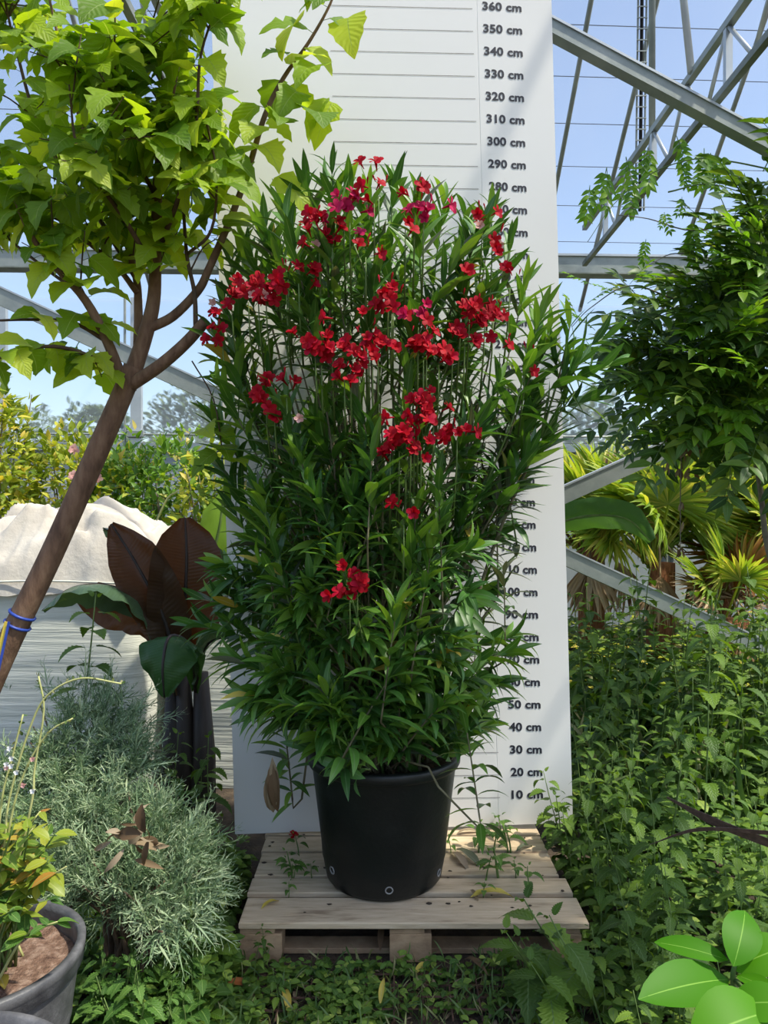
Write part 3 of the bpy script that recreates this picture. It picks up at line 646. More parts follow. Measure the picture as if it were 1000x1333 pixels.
while cnt < 140:
    px = U(265, 705); py = U(240, 920) if R() < .7 else U(560, 940)
    if not inside(px, py) : continue
    if 480 < px < 650 and 480 < py < 760 and R() < .55: continue
    yf = yfront(px, py); d = yf + abs(random.gauss(0, .16)) if R() < .72 else U(yf, 3.3)
    d = min(d, 3.28); low = py > 690
    shoot(P(px, py, d), Vector(((px - 490) / 330 + U(-.35, .35), U(-.75, .1), U(.8, 1.2) if not low else U(-.05, .8))), U(.28, .5), random.randint(9, 13), U(.135, .18), M_oleY if R() < .5 else M_ole, M_ole, U(0, .2) if not low else U(.3, .6), True)
    cnt += 1
# dusty leaves and bare stems in the open heart of the shrub
for k in range(26):
    px = U(480, 660); py = U(500, 830); d = U(2.9, 3.25)
    shoot(P(px, py, d), Vector((U(-.3, .5), U(-.3, .1), 1)), U(.3, .45), 7, .14, M_oleG, M_ole, .6, True)
for k in range(16):
    b0 = PC + Vector((U(-.14, .14), U(-.12, .12), .43)); t0 = P(U(330, 680), U(420, 620), U(2.95, 3.3))
    ole.stem(spline([b0, b0.lerp(t0, .5) + Vector((U(-.05, .05), 0, 0)), t0], 5), radii(11, U(.008, .013), .005), M_cane, n=6)
# long branch that leans out past the board's edge
br_ = spline([PC + Vector((.15, -.05, .42)), P(640, 720, 2.95), P(690, 600, 2.95), P(725, 500, 2.95), P(742, 425, 2.95)], 6)
ole.stem(br_, radii(len(br_), .009, .003), M_cane)
for (px, py, lx, lz) in ((742, 420, .1, 1), (790, 440, 1.2, .5), (800, 475, 1.3, .35), (775, 520, 1.2, .2), (720, 455, -.2, 1), (760, 470, .8, .6)):
    d_ = Vector((lx, U(-.3, .1), lz)); shoot(P(px, py, U(2.85, 3.0)), d_, .22, 5, .15, M_ole, M_ole, .05, False)
    ole.stem([P(705, 570, 2.95), P(lerp(705, px, .5), lerp(570, py, .45), 2.93), P(px, py, 2.93) - d_.normalized() * .2], .0035, M_gstem, n=5)
FL = [(432,300,5),(415,308,4),(455,274,5),(447,265,3),(493,240,4),(487,250,2),(540,262,3),(552,272,5),(528,282,2),(629,280,3),(642,308,3),(388,355,4),(372,365,3),(374,350,1),(335,375,5),(322,380,4),(300,382,5),(345,372,3),(288,432,4),(284,405,2),(345,505,6),(356,515,3),(372,500,2),(410,452,6),(418,462,4),(432,445,3),(448,480,3),(466,438,6),(456,465,4),(492,452,3),(485,462,3),(545,412,3),(545,432,5),(556,445,4),(572,462,3),(552,455,2),(600,400,6),(612,395,3),(632,408,5),(643,406,2),(606,432,3),(590,440,2),(545,532,7),(540,545,5),(565,528,3),(596,560,7),(520,575,5),(508,580,3),(535,570,4),(549,572,3),(526,672,2),(455,762,6),(465,757,4),(512,382,4),(480,432,2),(665,362,1),(685,462,1),(652,448,1),(505,372,3),(510,390,2),(476,320,2),(424,285,3)]
for px, py, n in FL:
    d0 = yfront(px, py) - .03; c = P(px, py, d0); mt = M_mag if (px, py) in ((545, 412), (552, 272), (447, 265), (455, 274)) else M_petal
    hub = c + Vector((0, .05, -.13)); ole.stem([hub + Vector((0, .12, -.15)), hub, c + Vector((0, .02, -.03))], [.004, .003, .002], M_gstem, n=5)
    for k in range(max(1, round(n * .95))):
        r = .012 + .011 * math.sqrt(n); o_ = Vector((random.gauss(0, r), U(-.02, .03), random.gauss(0, r * .9))); nrm = Vector((o_.x * 14 + U(-.5, .5), -1, U(-.2, .9)))
        side = nrm.cross(Vector((0, 0, 1))).normalized(); upd = side.cross(nrm).normalized()
        fr_ = 'flower_%d' % random.choice((0, 0, 1, 2)); part('flower', TM[fr_], frame(c + o_, upd, nrm, U(.024, .031)), mt, ole.root)
    for k in range(2):
        part('bud', TM['flower_bud'], frame(c + Vector((U(-.03, .03), U(-.02, .02), U(0, .03))), (U(-.5, .5), U(-.4, .2), 1), (0, 1, 0), U(.02, .03)), mt, ole.root)
for px, py in ((278, 395), (330, 385), (345, 385), (390, 545), (412, 320), (500, 385), (650, 320), (625, 295)):
    part('faded_flower', TM['flower_1'], frame(P(px, py, yfront(px, py) - .02), (U(-.5, .5), 0, 1), (0, -1, .2), .022), M_pink, ole.root)
for k, (px, py) in enumerate(((352, 1015), (358, 1030), (348, 1038), (362, 1022), (350, 1045))):
    part('dead_leaf', TM['dry_leaf'], frame(P(354, 985, 2.72) + Vector((U(-.01, .01), 0, U(-.05, 0))), (U(-.15, .15), U(-.1, .1), -1), (0, -1, 0), U(.12, .2)), M_dead, ole.root)
for k in range(26):
    a = U(PI, 2 * PI); r = U(.1, .17); part('dead_leaf', TM['dry_leaf'], frame(PC + Vector((r * math.cos(a), r * math.sin(a), .46)), (U(-1, 1), U(-1, 1), U(.1, .5)), (0, 0, 1), U(.06, .09)), M_dead, ole.root)
ole.finish(300, 12, deep=2.5)

# ------------------------------------------------------------------ mulberry tree
MD = 3.05
mul = Plant('mulberry_tree', P(-150, 1200, MD + .02), 'leaning mulberry tree with a bare brown trunk and bright green leaves', 'tree')
def tb_(pts, r0, r1, name='branch', mat=M_bark, n=8, k=5):
    pp = spline(pts, k); mul.stem(pp, radii(len(pp), r0, r1), mat, name, n); return pp
trunk = tb_([P(-150, 1215, MD), P(-70, 1030, MD), P(0, 862, MD), P(68, 720, MD), P(125, 592, MD), P(160, 512, MD), P(174, 478, MD)], .052, .04, 'trunk', n=12)
fork = P(172, 488, MD)
BR = [
 ([P(164, 512, MD), P(143, 452, 2.98), P(112, 392, 2.9), P(70, 345, 2.85), P(38, 302, 2.8), P(10, 235, 2.75)], .024, .005, .35),
 ([P(158, 500, MD), P(128, 470, 2.95), P(80, 452, 2.85), P(30, 455, 2.75), P(-20, 475, 2.7)], .011, .004, .25),
 ([P(140, 445, 2.98), P(95, 420, 2.9), P(40, 416, 2.85), P(-20, 418, 2.8)], .009, .004, .25),
 ([P(166, 505, MD), P(188, 440, 3.05), P(200, 392, 3.05), P(203, 330, 3.0), P(207, 215, 2.95), P(225, 110, 2.9), P(243, 15, 2.88), P(250, -60, 2.85)], .036, .005, .35),
 ([P(180, 450, 3.05), P(180, 400, 3.1), P(176, 355, 3.1), P(150, 270, 3.05), P(110, 170, 3.0), P(85, 85, 2.95), P(60, -20, 2.9)], .02, .004, .3),
 ([P(164, 505, MD), P(205, 478, 3.0), P(240, 448, 2.97), P(268, 417, 2.95)], .027, .022, 2),
 ([P(192, 428, 3.05), P(225, 412, 3.05), P(258, 378, 3.02), P(272, 350, 3.0), P(300, 285, 2.97), P(322, 225, 2.95), P(345, 150, 2.93), P(370, 100, 2.92), P(402, 55, 2.9), P(430, 5, 2.88), P(445, -40, 2.87)], .021, .003, .55),
 ([P(255, 425, 2.96), P(253, 380, 2.98), P(243, 330, 3.0), P(235, 230, 3.0), P(215, 120, 3.05), P(190, 20, 3.1)], .01, .003, .3),
 ([P(178, 380, 3.08), P(150, 345, 3.1), P(95, 300, 3.1), P(30, 245, 3.05), P(-20, 200, 3.0)], .013, .004, .25),
 ([P(200, 350, 3.02), P(165, 290, 2.85), P(130, 240, 2.75), P(100, 190, 2.7), P(90, 110, 2.65)], .011, .003, .25),
 ([P(176, 360, 3.1), P(120, 270, 3.2), P(55, 175, 3.25), P(20, 60, 3.25), P(0, -30, 3.2)], .012, .004, .25),
 ([P(205, 330, 3.0), P(235, 250, 2.85), P(255, 160, 2.8), P(262, 70, 2.75), P(290, -10, 2.7)], .011, .003, .3),
 ([P(205, 260, 2.97), P(165, 180, 2.8), P(150, 100, 2.75), P(150, 10, 2.7)], .009, .003, .3),
 ([P(245, 330, 3.0), P(275, 300, 2.85), P(282, 230, 2.8), P(270, 160, 2.75)], .007, .003, .3),
 ([P(110, 385, 2.9), P(60, 350, 3.0), P(0, 300, 3.05), P(-40, 250, 3.05)], .008, .003, .3),
]
def mul_leaf(p, out, sz):
    d = Vector((out.x * .8 + U(-.5, .5), out.y * .8 + U(-.6, .3), U(-1.0, .15))); up = Vector((U(-.5, .5), -.55 + U(-.4, .4), .8))
    pet = p + Vector((d.x, d.y, .3)).normalized() * U(.02, .045)
    mul.leaf('mulberry_leaf_%d' % random.randint(0, 2), pet, d, up, sz * 1.12, M_mul)
    return pet
pet_items = []
def dress(pp, t0, n, sz):
    for k in range(n):
        t = t0 + (1 - t0) * (k + R()) / n; fi = t * (len(pp) - 1); i0 = min(int(fi), len(pp) - 2); p = pp[i0].lerp(pp[i0 + 1], fi - i0)
        a = U(0, 2 * PI); out = Vector((math.cos(a), math.sin(a), 0)); pyx = 666 - (p.z - CAMZ) / p.y * 1000
        if 315 < pyx < 440 and R() < .55: continue
        q_ = mul_leaf(p, out, sz * U(.6, 1.15))
        pet_items.append((p, q_))
for bi, (pts, r0, r1, tl_) in enumerate(BR):
    pp = tb_(pts, r0, r1, 'branch', M_bark if r0 > .012 else M_twig, 7, 5)
    if tl_ >= 2:
        mul.stem([pp[-1], pp[-1] + (pp[-1] - pp[-2]).normalized() * .004], [.0225, .018], M_cane, 'cut_end'); continue
    lng = sum((pp[i+1] - pp[i]).length for i in range(len(pp) - 1))
    if bi == 6: dress(pp, .4, 17, .165); continue
    if bi in (1, 2): dress(pp, .25, 13, .125); nt_ = 1
    else:
        dress(pp, tl_, int(lng * 20), .15); nt_ = int(lng * 9)
    for k in range(nt_):
        t = U(tl_, 1); fi = t * (len(pp) - 1); i0 = min(int(fi), len(pp) - 2); p = pp[i0]
        dd = Vector((U(-1, 1), U(-1, .8), U(-.3, .9))).normalized() * U(.15, .34)
        if (p + dd).x / (p + dd).y * 1000 + 500 > 300: dd.x = -abs(dd.x)
        tw = spline([p, p + dd * .5 + Vector((0, 0, .03)), p + dd], 3); mul.stem(tw, radii(len(tw), .004, .0018), M_twig, 'twig', 5)
        dress(tw, .15, random.randint(6, 9), .145)
for (px, py) in ((452, 40), (400, 35), (420, 95), (372, 90), (405, 160), (430, 135), (440, 140), (345, 195), (350, 235), (358, 165), (395, 130), (300, 225), (318, 130)):
    mul_leaf(P(px, py, 2.9), Vector((U(-.5, .5), -.3, 0)), U(.15, .2))
for k in range(5): mul_leaf(P(265 + k * 9, 560 + k * 12, 3.0), Vector((0, -.5, 0)), .13)
tw = spline([P(250, 470, 2.98), P(278, 520, 2.95), P(290, 590, 2.95)], 4); mul.stem(tw, .003, M_twig, 'twig', 5)
m = MB()
for a, b in pet_items: m.tube([a, b], .0013, 3, False)
tag(m.build('petioles', M_gstem, mul.root), kind='stuff')
mul.finish(300, 12, deep=2.2)
# tie and tag round the trunk
def ontrunk(py): 
    t = min(trunk, key=lambda p: abs(666.5 - (p.z - CAMZ) / p.y * 1000 - py)); return t
tp = P(29, 800, MD); ta = (P(68, 720, MD) - P(0, 862, MD)).normalized()
e = empty('trunk_tie', tp, 'blue tie with a yellow and a white tag round the leaning trunk', 'tie')
for s_ in (-.045, .0):
    q = MB(); a = ta.cross(Vector((0, 1, 0))).normalized(); b = ta.cross(a)
    q.tube([tp + ta * s_ + (a * math.cos(k * PI / 8) + b * math.sin(k * PI / 8)) * .05 for k in range(17)], .006, 5, False); q.build('band', M_tieblue, e, True)
for dx, l, mt in ((0, .17, M_tagy), (.006, .2, M_tieblue)):
    q = MB(); c = tp + Vector((-.035 + dx * 2, -.055 - dx, -.02)); dn_ = Vector((-.25 + dx * 6, 0, -1)).normalized()
    q.beam(c, c + dn_ * l, .016 - dx, .002, up=(0, 1, 0)); q.build('tag', mt, e)

# ------------------------------------------------------------------ bulk bags
def bag(x0, x1, y0, y1, h, label, seed):
    e = empty('bulk_bag', ((x0 + x1) / 2, (y0 + y1) / 2, 0), label, 'bag', 'bulk bags behind the banana plant')
    n = 28; hz = 26; v = []; f = []
    cx, cy, hx, hy = (x0 + x1) / 2, (y0 + y1) / 2, (x1 - x0) / 2, (y1 - y0) / 2
    for j in range(hz + 1):
        t = j / hz; z = t * (h - .19); bul = 1 + .05 * math.sin(PI * t) - .02 * t
        for k in range(n * 2):
            a = 2 * PI * k / (n * 2); c, s_ = math.cos(a), math.sin(a)
            sx = math.copysign(abs(c) ** .35, c); sy = math.copysign(abs(s_) ** .35, s_)
            x = cx + hx * sx * bul; y = cy + hy * sy * bul; w_ = .012 * noise.noise(Vector((x * 2, y * 2, z * 16 + seed))) + .03 * noise.noise(Vector((x * 1.5, y * 1.5, z * 2 + seed)))
            v.append((x + c * w_, y + s_ * w_, z))
    N2 = n * 2
    for j in range(hz):
        for k in range(N2):
            k2 = (k + 1) % N2; f.append((j*N2+k, j*N2+k2, (j+1)*N2+k2, (j+1)*N2+k))
    mesh_obj('sack', v, f, M_bag, e, True)
    v = []; f = []; nx, ny = 110, 80
    for j in range(ny + 1):
        for i in range(nx + 1):
            u, w_ = i / nx * 2 - 1, j / ny * 2 - 1; x = cx + hx * 1.035 * u; y = cy + hy * 1.11 * w_
            ed = max(abs(u), abs(w_)); dome = .17 * (1 - ed ** 4) ** .6 if ed < 1 else 0
            wx = x + .25 * noise.noise(Vector((x * 2.1, y * 2.1, seed))); wy = y + .25 * noise.noise(Vector((x * 2.1, y * 2.1, seed + 9)))
            fo = (1 - abs(noise.noise(Vector((wx * 2.6 + seed, wy * 3.4, 1))))) ** 2 * .17 + (1 - abs(noise.noise(Vector((wx * 4.5, wy * 5 + seed, 5))))) ** 2 * .07 + .1 * noise.noise(Vector((x * 1.7, y * 1.7, seed))) + .07 * noise.noise(Vector((wx * 3, wy * 11, seed + 3))) + .03 * noise.noise(Vector((wx * 9, wy * 16, seed + 5)))
            z = h - .215 + dome + fo * (1.15 - ed ** 6)
            if ed > .95: z -= (ed - .95) * 1.2
            v.append((x + .03 * noise.noise(Vector((x * 5, y * 5, 9))), y + .03 * noise.noise(Vector((x * 5, y * 5, 19))), z))
    for j in range(ny):
        for i in range(nx):
            a = j * (nx + 1) + i; f.append((a, a + 1, a + nx + 2, a + nx + 1))
    mesh_obj('gathered_cloth', v, f, M_cloth, e, True)
    q = MB(); q.tube(spline([(x0 - .01, y0 - .045, h - .2), (cx, y0 - .065, h - .17), (x1, y0 - .045, h - .19)], 8), .006, 5); q.build('hem', M_bag, e, True)
bag(-2.52, -1.33, 4.25, 5.2, 1.36, 'white woven bulk bag with bunched cloth top beside the leaning trunk', 1.3)
bag(-1.24, -.3, 4.35, 5.25, 1.36, 'white woven bulk bag behind the dark banana leaves', 7.7)

# ------------------------------------------------------------------ banana plant
ban = empty('banana_plant', P(245, 1080, 3.85).xy.to_3d(), 'dark-leaved banana plant between the bulk bags and the board', 'banana plant')
def big_leaf(pts, widths, side, mat, rib, name='leaf', sag=0.12, ns=6, split=0):
    pp = spline(pts, 5); n = len(pp); v = []; uv = []; f = []; side = Vector(side).normalized(); wv = np.interp(np.linspace(0, 1, n), np.linspace(0, 1, len(widths)), widths)
    for i, p in enumerate(pp):
        t = (pp[min(i+1, n-1)] - pp[max(i-1, 0)]).normalized(); s_ = (side - t * side.dot(t)).normalized(); nn = t.cross(s_)
        for k in range(-ns, ns + 1):
            a = k / ns; rip = .012 * math.sin(i * 1.7 + k) + (.02 * noise.noise(Vector((p.x * 9, p.z * 9, a * 3))))
            v.append(p + s_ * a * wv[i] / 2 - nn * (abs(a) ** 1.5 * sag * wv[i]) + nn * rip * abs(a)); uv.append((.5 + a / 2, i / n))
    W = 2 * ns + 1
    for i in range(n - 1):
        for k in range(W - 1): f.append((i*W+k, i*W+k+1, (i+1)*W+k+1, (i+1)*W+k))
    o = mesh_obj(name, v, f, mat, ban, True, uv)
    m = MB(); m.tube(pp, radii(n, .012, .004), 6); r = m.build('midrib', rib, None, True)
    r.parent = o; r.matrix_parent_inverse = o.matrix_parent_inverse.copy(); r.matrix_parent_inverse = Matrix.Translation(-Vector(ban.location)); r.matrix_basis = Matrix.Identity(4)
    r.matrix_parent_inverse = Matrix.Identity(4)
    return o
b0 = lambda px, py, d=3.85: P(px, py, d)
WB = [.03, .1, .24, .33, .36, .34, .26, .06]
big_leaf([b0(238, 880), b0(240, 800, 3.8), b0(243, 730, 3.78), b0(241, 674, 3.8)], [.03, .2, .34, .36, .35, .33, .24, .05], (1, .25, 0), M_ban, M_pstem, sag=.18)
big_leaf([b0(236, 900), b0(215, 810, 3.75), b0(178, 735, 3.72), b0(145, 682, 3.75)], [.03, .14, .22, .26, .27, .24, .15, .03], (.75, .3, .5), M_ban, M_pstem, sag=.2)
big_leaf([b0(230, 900, 3.8), b0(195, 800, 3.75), b0(150, 765, 3.68), b0(95, 765, 3.62), b0(55, 795, 3.6)], [.03, .1, .2, .24, .25, .2, .12, .03], (.15, -1, .5), M_banS, M_pstem, sag=.35)
big_leaf([b0(230, 905, 3.8), b0(200, 815, 3.8), b0(150, 785, 3.8), b0(100, 780, 3.78)], [.03, .1, .2, .25, .22, .03], (.2, -.3, 1), M_ban, M_pstem, sag=.2)
big_leaf([b0(255, 900, 3.75), b0(250, 845, 3.55), b0(222, 828, 3.4), b0(212, 865, 3.33), b0(214, 908, 3.34)], [.03, .1, .2, .27, .27, .2, .04], (1, -.1, -.1), M_banG, M_pstem, sag=.25)
big_leaf([b0(255, 890, 3.7), b0(268, 842, 3.6), b0(290, 830, 3.58), b0(318, 838, 3.55)], [.03, .08, .14, .16, .1, .02], (.1, -1, .3), M_banS, M_pstem, sag=.2)
big_leaf([b0(250, 880, 3.95), b0(262, 780, 3.95), b0(275, 735, 3.9), b0(294, 745, 3.85)], [.03, .08, .15, .2, .16, .03], (.6, -.6, .6), M_banS, M_pstem, sag=.25)
big_leaf([b0(250, 880, 4.05), b0(268, 760, 4.1), b0(285, 690, 4.1), b0(292, 640, 4.1)], [.03, .1, .18, .22, .2, .03], (1, .3, 0), M_oleY, M_gstem, sag=.2)
big_leaf([b0(240, 890, 3.95), b0(200, 760, 4.0), b0(168, 706, 4.0), b0(135, 688, 4.0)], [.03, .06, .12, .14, .1, .03], (.5, -.5, .7), M_banS, M_pstem, sag=.2)
for px, pt in ((238, 880), (262, 885), (225, 905)):
    c = P(px, 1000, 3.85); m = MB(); m.tube([(c.x, c.y, -.01), (c.x + U(-.02, .02), c.y, .35), tuple(P(px, pt - 10, 3.85))], [.075, .06, .035], 12); m.build('pseudostem', M_pstem, ban, True)

# ------------------------------------------------------------------ junipers
trunk_pts = [trunk[0].lerp(trunk[-1], k / 60) for k in range(61)] + list(trunk)
def juniper(cx, cy, r, zt, n, label, mat, mat2, reg):
    pl = Plant('juniper_shrub', (cx, cy, 0), label, 'shrub')
    for k in range(26):
        px, py, d = reg(); tip = P(px, py, d)
        while min((tip - q_).length for q_ in trunk_pts) < .2: px, py, d = reg(); tip = P(px, py, d)
        b = Vector((cx + U(-.1, .1), cy + U(-.1, .1), 0)); mid = b.lerp(tip, .5) + Vector((0, 0, .1))
        pp = spline([b, mid, tip], 4); pl.stem(pp, radii(len(pp), .009, .003), M_twig, 'branch', 5)
    for k in range(n):
        while 1:
            px, py, d = reg(); tip = P(px, py, d)
            if min((tip - q_).length for q_ in trunk_pts) > .27 and not (math.hypot(tip.x + 1.06, tip.y - 1.97) < .46 and tip.z < .66): break
        out = Vector((tip.x - cx, tip.y - cy - .15, .15 + U(0, .35))).normalized()
        pl.leaf('juniper_spray_%d' % random.randint(0, 1), tip - out * .06, out * .7 + rv() * .6 + Vector((.3, -.3, -.1)), (U(-.4, .4), U(-.8, .2), 1), U(.11, .2), mat if R() < .5 else mat2)
    pl.finish(300, 12, name='spray')
def reg1():
    while 1:
        px = U(-60, 195); py = U(880, 1085)
        top = 905 - 30 * math.sin(max(0, min(1, (px + 60) / 255)) * PI) + max(0, px - 120) * .35
        if py > top and py < 1075 - max(0, px - 100) * .75 : break
    d = lerp(3.25, 2.55, (py - 880) / 200) + U(-.08, .12); return px, py, d
def reg2():
    while 1:
        px = U(55, 290); py = U(1030, 1250)
        if ((px - 165) / 118) ** 2 + ((py - 1125) / 105) ** 2 < 1 + .5 * noise.noise(Vector((px * .025, py * .025, 4))): break
    d = lerp(2.75, 2.2, (py - 1030) / 220) + U(-.08, .06); d = min(d, (CAMZ - .03) / (py - 666.5) * 1000); return px, py, d
juniper(-1.15, 3.0, .6, .8, 640, 'feathery juniper spreading below the leaning trunk', M_jun, M_junS, reg1)
juniper(-.8, 2.5, .35, .4, 520, 'low juniper with sunlit grey-green sprays beside the pallet', M_jun, M_junS, reg2)

# ------------------------------------------------------------------ weathered pots with a flowering shrub
def small_pot(c, r, h, label):
    e = empty('plant_pot', (c[0], c[1], 0), label, 'pot'); C0 = (c[0], c[1], 0)
    q = MB(); q.lathe([(0, .003), (r * .72, .003), (r * .76, .02), (r * .95, h - .05)], C0, 56); q.build('body', M_potg, e, True)
    q = MB(); q.lathe([(r * .95, h - .06), (r * .985, h - .055), (r * .985, h - .03), (r, h - .025), (r * 1.005, h - .004), (r * .985, h), (r * .93, h - .002), (r * .92, h - .02), (r * .88, h - .2)], C0, 56); q.build('rim', M_potg, e, True)
    q = MB(); sv = []; sf = []
    for i in range(8):
        for k in range(28):
            rr = r * .91 * i / 7; a = 2 * PI * k / 28; sv.append((c[0] + rr * math.cos(a), c[1] + rr * math.sin(a), h - .06 + .02 * noise.noise(Vector((rr * 20, a * 3, 1)))))
    for i in range(7):
        for k in range(28): k2 = (k+1) % 28; sf.append((i*28+k, i*28+k2, (i+1)*28+k2, (i+1)*28+k))
    mesh_obj('potting_soil', sv, sf, M_soilp, e, True); return e
M_soilp = surf('pot_soil', [(0.3, g(.09,.045,.03)), (0.5, g(.22,.13,.09)), (0.75, g(.45,.32,.25))], 40, 0.95, 0.8, 90, dist=0.02)
PL = Vector((-1.06, 1.97, 0)); HP = .44
small_pot(PL, .275, HP, 'weathered grey plastic pot holding the yellow-green shrub')
small_pot(Vector((-.74, 1.22, 0)), .24, .62, 'grey plastic pot rim in front of the shrub pot')
sh = Plant('potted_shrub', (PL.x, PL.y, HP - .05), 'yellow-green shrub with long pale flower stalks in the weathered pot', 'shrub')
for k in range(60):
    px = U(-90, 88); py = U(1040, 1190) + max(0, px - 40) * .6; d = U(1.78, 2.15); tip = P(px, py, d)
    if tip.z < HP + .03: continue
    b = Vector((PL.x + U(-.08, .1), PL.y + U(-.08, .08), HP - .06)); mid = b.lerp(tip, .5) + Vector((0, 0, .05)); pp = spline([b, mid, tip], 4); sh.stem(pp, radii(len(pp), .004, .002), M_stalk if R() < .4 else M_gstem, n=5)
    for j in range(13):
        t = U(.35, 1); fi = t * (len(pp) - 1); i0 = min(int(fi), len(pp) - 2); a = U(0, 6.3)
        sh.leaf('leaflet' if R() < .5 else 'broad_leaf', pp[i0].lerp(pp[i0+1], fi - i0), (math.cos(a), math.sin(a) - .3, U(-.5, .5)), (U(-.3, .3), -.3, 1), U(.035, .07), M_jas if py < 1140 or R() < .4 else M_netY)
for pts in ([(5, 1110), (12, 1040), (38, 950), (62, 905), (105, 883), (158, 890)], [(38, 1060), (45, 1000), (57, 925), (50, 880)], [(10, 1090), (30, 1010), (62, 955), (95, 935)], [(0, 1060), (15, 990), (30, 930)]):
    pp = spline([Vector((PL.x + .05, PL.y, HP - .06))] + [P(a, b, 1.92) for a, b in pts], 5); sh.stem(pp, radii(len(pp), .0035, .0022), M_stalk, 'flower_stalk', 5)
    for k in range(14):
        p = pp[-1 - k % 12]; sh.leaf('weed_leaf', p, (U(-.6, .6), U(-.6, .6), U(-.3, .8)), rv(), .012, M_grass)
for k in range(9): part('blossom', TM['flower_1'], frame(P(U(8, 45), U(965, 1035), 1.9), (U(-.5, .5), 0, 1), (0, -1, .3), .009), M_pink if R() < .3 else M_tagw, sh.root)
sh.finish(300, 12)
for k, (px, py, mt, s_, a, lb) in enumerate(((6, 1288, M_yel, .075, 2.2, 'orange yellow leaf lying on the shrub pot soil'), (10, 1240, M_dead, .1, 2.6, 'pale dry leaf lying on the shrub pot soil'))):
    d = (CAMZ - HP + .045) / (py - 666.5) * 1000; p = P(px, py, d); o = bpy.data.objects.new('fallen_leaf', tmesh(TM['dry_broad_leaf'], mt)); COL.objects.link(o)
    o.matrix_basis = frame(p, (math.cos(a), math.sin(a), .1), (0, 0, 1), s_); tag(o, lb, 'leaf')

# ------------------------------------------------------------------ wisteria
WX = Vector((2.13, 4.27, 0))
def Q(px, py, d): return P(px, py, d * 1.28)
wis = Plant('wisteria_vine', WX, 'wisteria vine in a dense leafy mass beside the board', 'vine')
def wt(pts, r0, r1, mat=M_vine, name='vine_stem', k=6):
    pp = spline(pts, k); wis.stem(pp, radii(len(pp), r0, r1), mat, name, 6); return pp
wt([WX + Vector((.12, 0, -.02)), Q(1040, 850, 3.35), Q(1000, 715, 3.38), Q(983, 600, 3.4), Q(930, 470, 3.4), Q(880, 400, 3.4)], .022, .012)
wt([WX + Vector((.03, 0, -.02)), Q(1010, 800, 3.4), Q(1020, 600, 3.3), Q(1040, 420, 3.1), Q(1100, 250, 2.8), (2.2, 2.8, 3.2), (2.0, 2.3, 3.15), (1.7, 2.0, 3.2)], .028, .012)  # far end carries the added off-view leaves that shade the pallet
wt([WX + Vector((.06, .02, -.02)), Q(1030, 800, 3.5), Q(1060, 600, 3.5), Q(1100, 380, 3.5), Q(1150, 200, 3.3)], .025, .01)
arcs = [([Q(880, 470, 3.3), Q(835, 500, 3.1), Q(800, 520, 3.0)], .2), ([Q(1010, 222, 3.2), Q(950, 210, 3.2), Q(905, 207, 3.2), Q(850, 225, 3.2), Q(800, 265, 3.2), Q(765, 315, 3.2)], .0),
        ([Q(1010, 302, 3.1), Q(965, 325, 3.1), Q(925, 355, 3.1), Q(905, 385, 3.15), Q(880, 430, 3.2)], .0), ([Q(960, 290, 3.2), Q(900, 300, 3.2), Q(845, 285, 3.2), Q(805, 280, 3.2)], 0),
        ([Q(930, 345, 3.2), Q(880, 330, 3.2), Q(845, 345, 3.2)], 0), ([Q(880, 390, 3.2), Q(820, 372, 3.1), Q(770, 400, 3.1), Q(745, 425, 3.1)], 0), ([Q(870, 250, 3.2), Q(925, 240, 3.2), Q(1000, 262, 3.2)], 0)]
BRA, BRB = PW(380, -142, 3.95), PW(1250, 324, 3.95)
def wl(p, d, up, s, young):
    p = Vector(p); ab = BRB - BRA; t_ = max(0, min(1, (p - BRA).dot(ab) / ab.length_squared)); q_ = BRA + ab * t_
    if (p - q_).length < .32: p.y = q_.y - .34 if p.y < q_.y else q_.y + .36
    wis.leaf('wisteria_leaf_%d' % random.randint(0, 2), p, d, up, s * 1.08, M_wisY if young else M_wis)
for pts, _ in arcs: wt(pts, .0045, .0018, M_vine if R() < .5 else M_gstem, 'tendril', 6)
for px, py, s_ in ((768, 255, .16), (790, 232, .17), (815, 218, .15), (842, 212, .17), (870, 180, .17), (868, 172, .12), (908, 155, .16), (915, 190, .12), (948, 172, .18), (957, 178, .15), (965, 180, .13), (841, 325, .1), (888, 270, .08), (865, 290, .08), (930, 285, .15), (900, 310, .16), (905, 300, .14)):
    for k in range(2): wl(Q(px, py - 14, 3.2), (U(-.35, .35), U(-.3, .1), -1), (U(-.6, .6), -1, .4), s_ * U(.9, 1.15), True)
for px, py in ((765, 395), (755, 420), (770, 370), (820, 370), (808, 385), (775, 430)): wl(Q(px, py, 3.1), (U(-1, .4), -.2, U(-.1, .7)), (0, -.4, 1), .13, True)
def win(px, py):
    lft = np.interp(py, [190, 240, 300, 350, 385, 420, 450, 500, 560, 600, 640], [1015, 985, 950, 930, 865, 842, 832, 826, 836, 905, 1000]); return px > lft
k = 0
while k < 470:
    px = U(800, 1090); py = U(190, 572)
    if not win(px, py): continue
    if 815 < px < 900 and py > 500 and R() < .4: continue
    d = U(2.95, 3.75) if R() < .6 else U(2.9, 3.2); p = Q(px, py, d); out = Vector((p.x - 2.1, p.y - 4.15, U(-.7, .45)))
    wl(p, out.normalized() + rv() * .5 + Vector((-.1, -.3, -.1)), (U(-.4, .4), -.6, 1), U(.22, .33), R() < .17); k += 1
for k in range(26): # bright sprays over the dark mass
    px, py = random.choice(((955, 470), (975, 490), (985, 450), (940, 500), (985, 545), (960, 430), (985, 350), (1000, 300), (960, 270), (980, 240), (965, 540)))
    p = Q(px + U(-18, 18), py + U(-15, 15), U(2.75, 2.95)); wl(p, (U(-1, .3), U(-.6, 0), U(-.1, .6)), (0, -.6, 1), U(.17, .24), True)
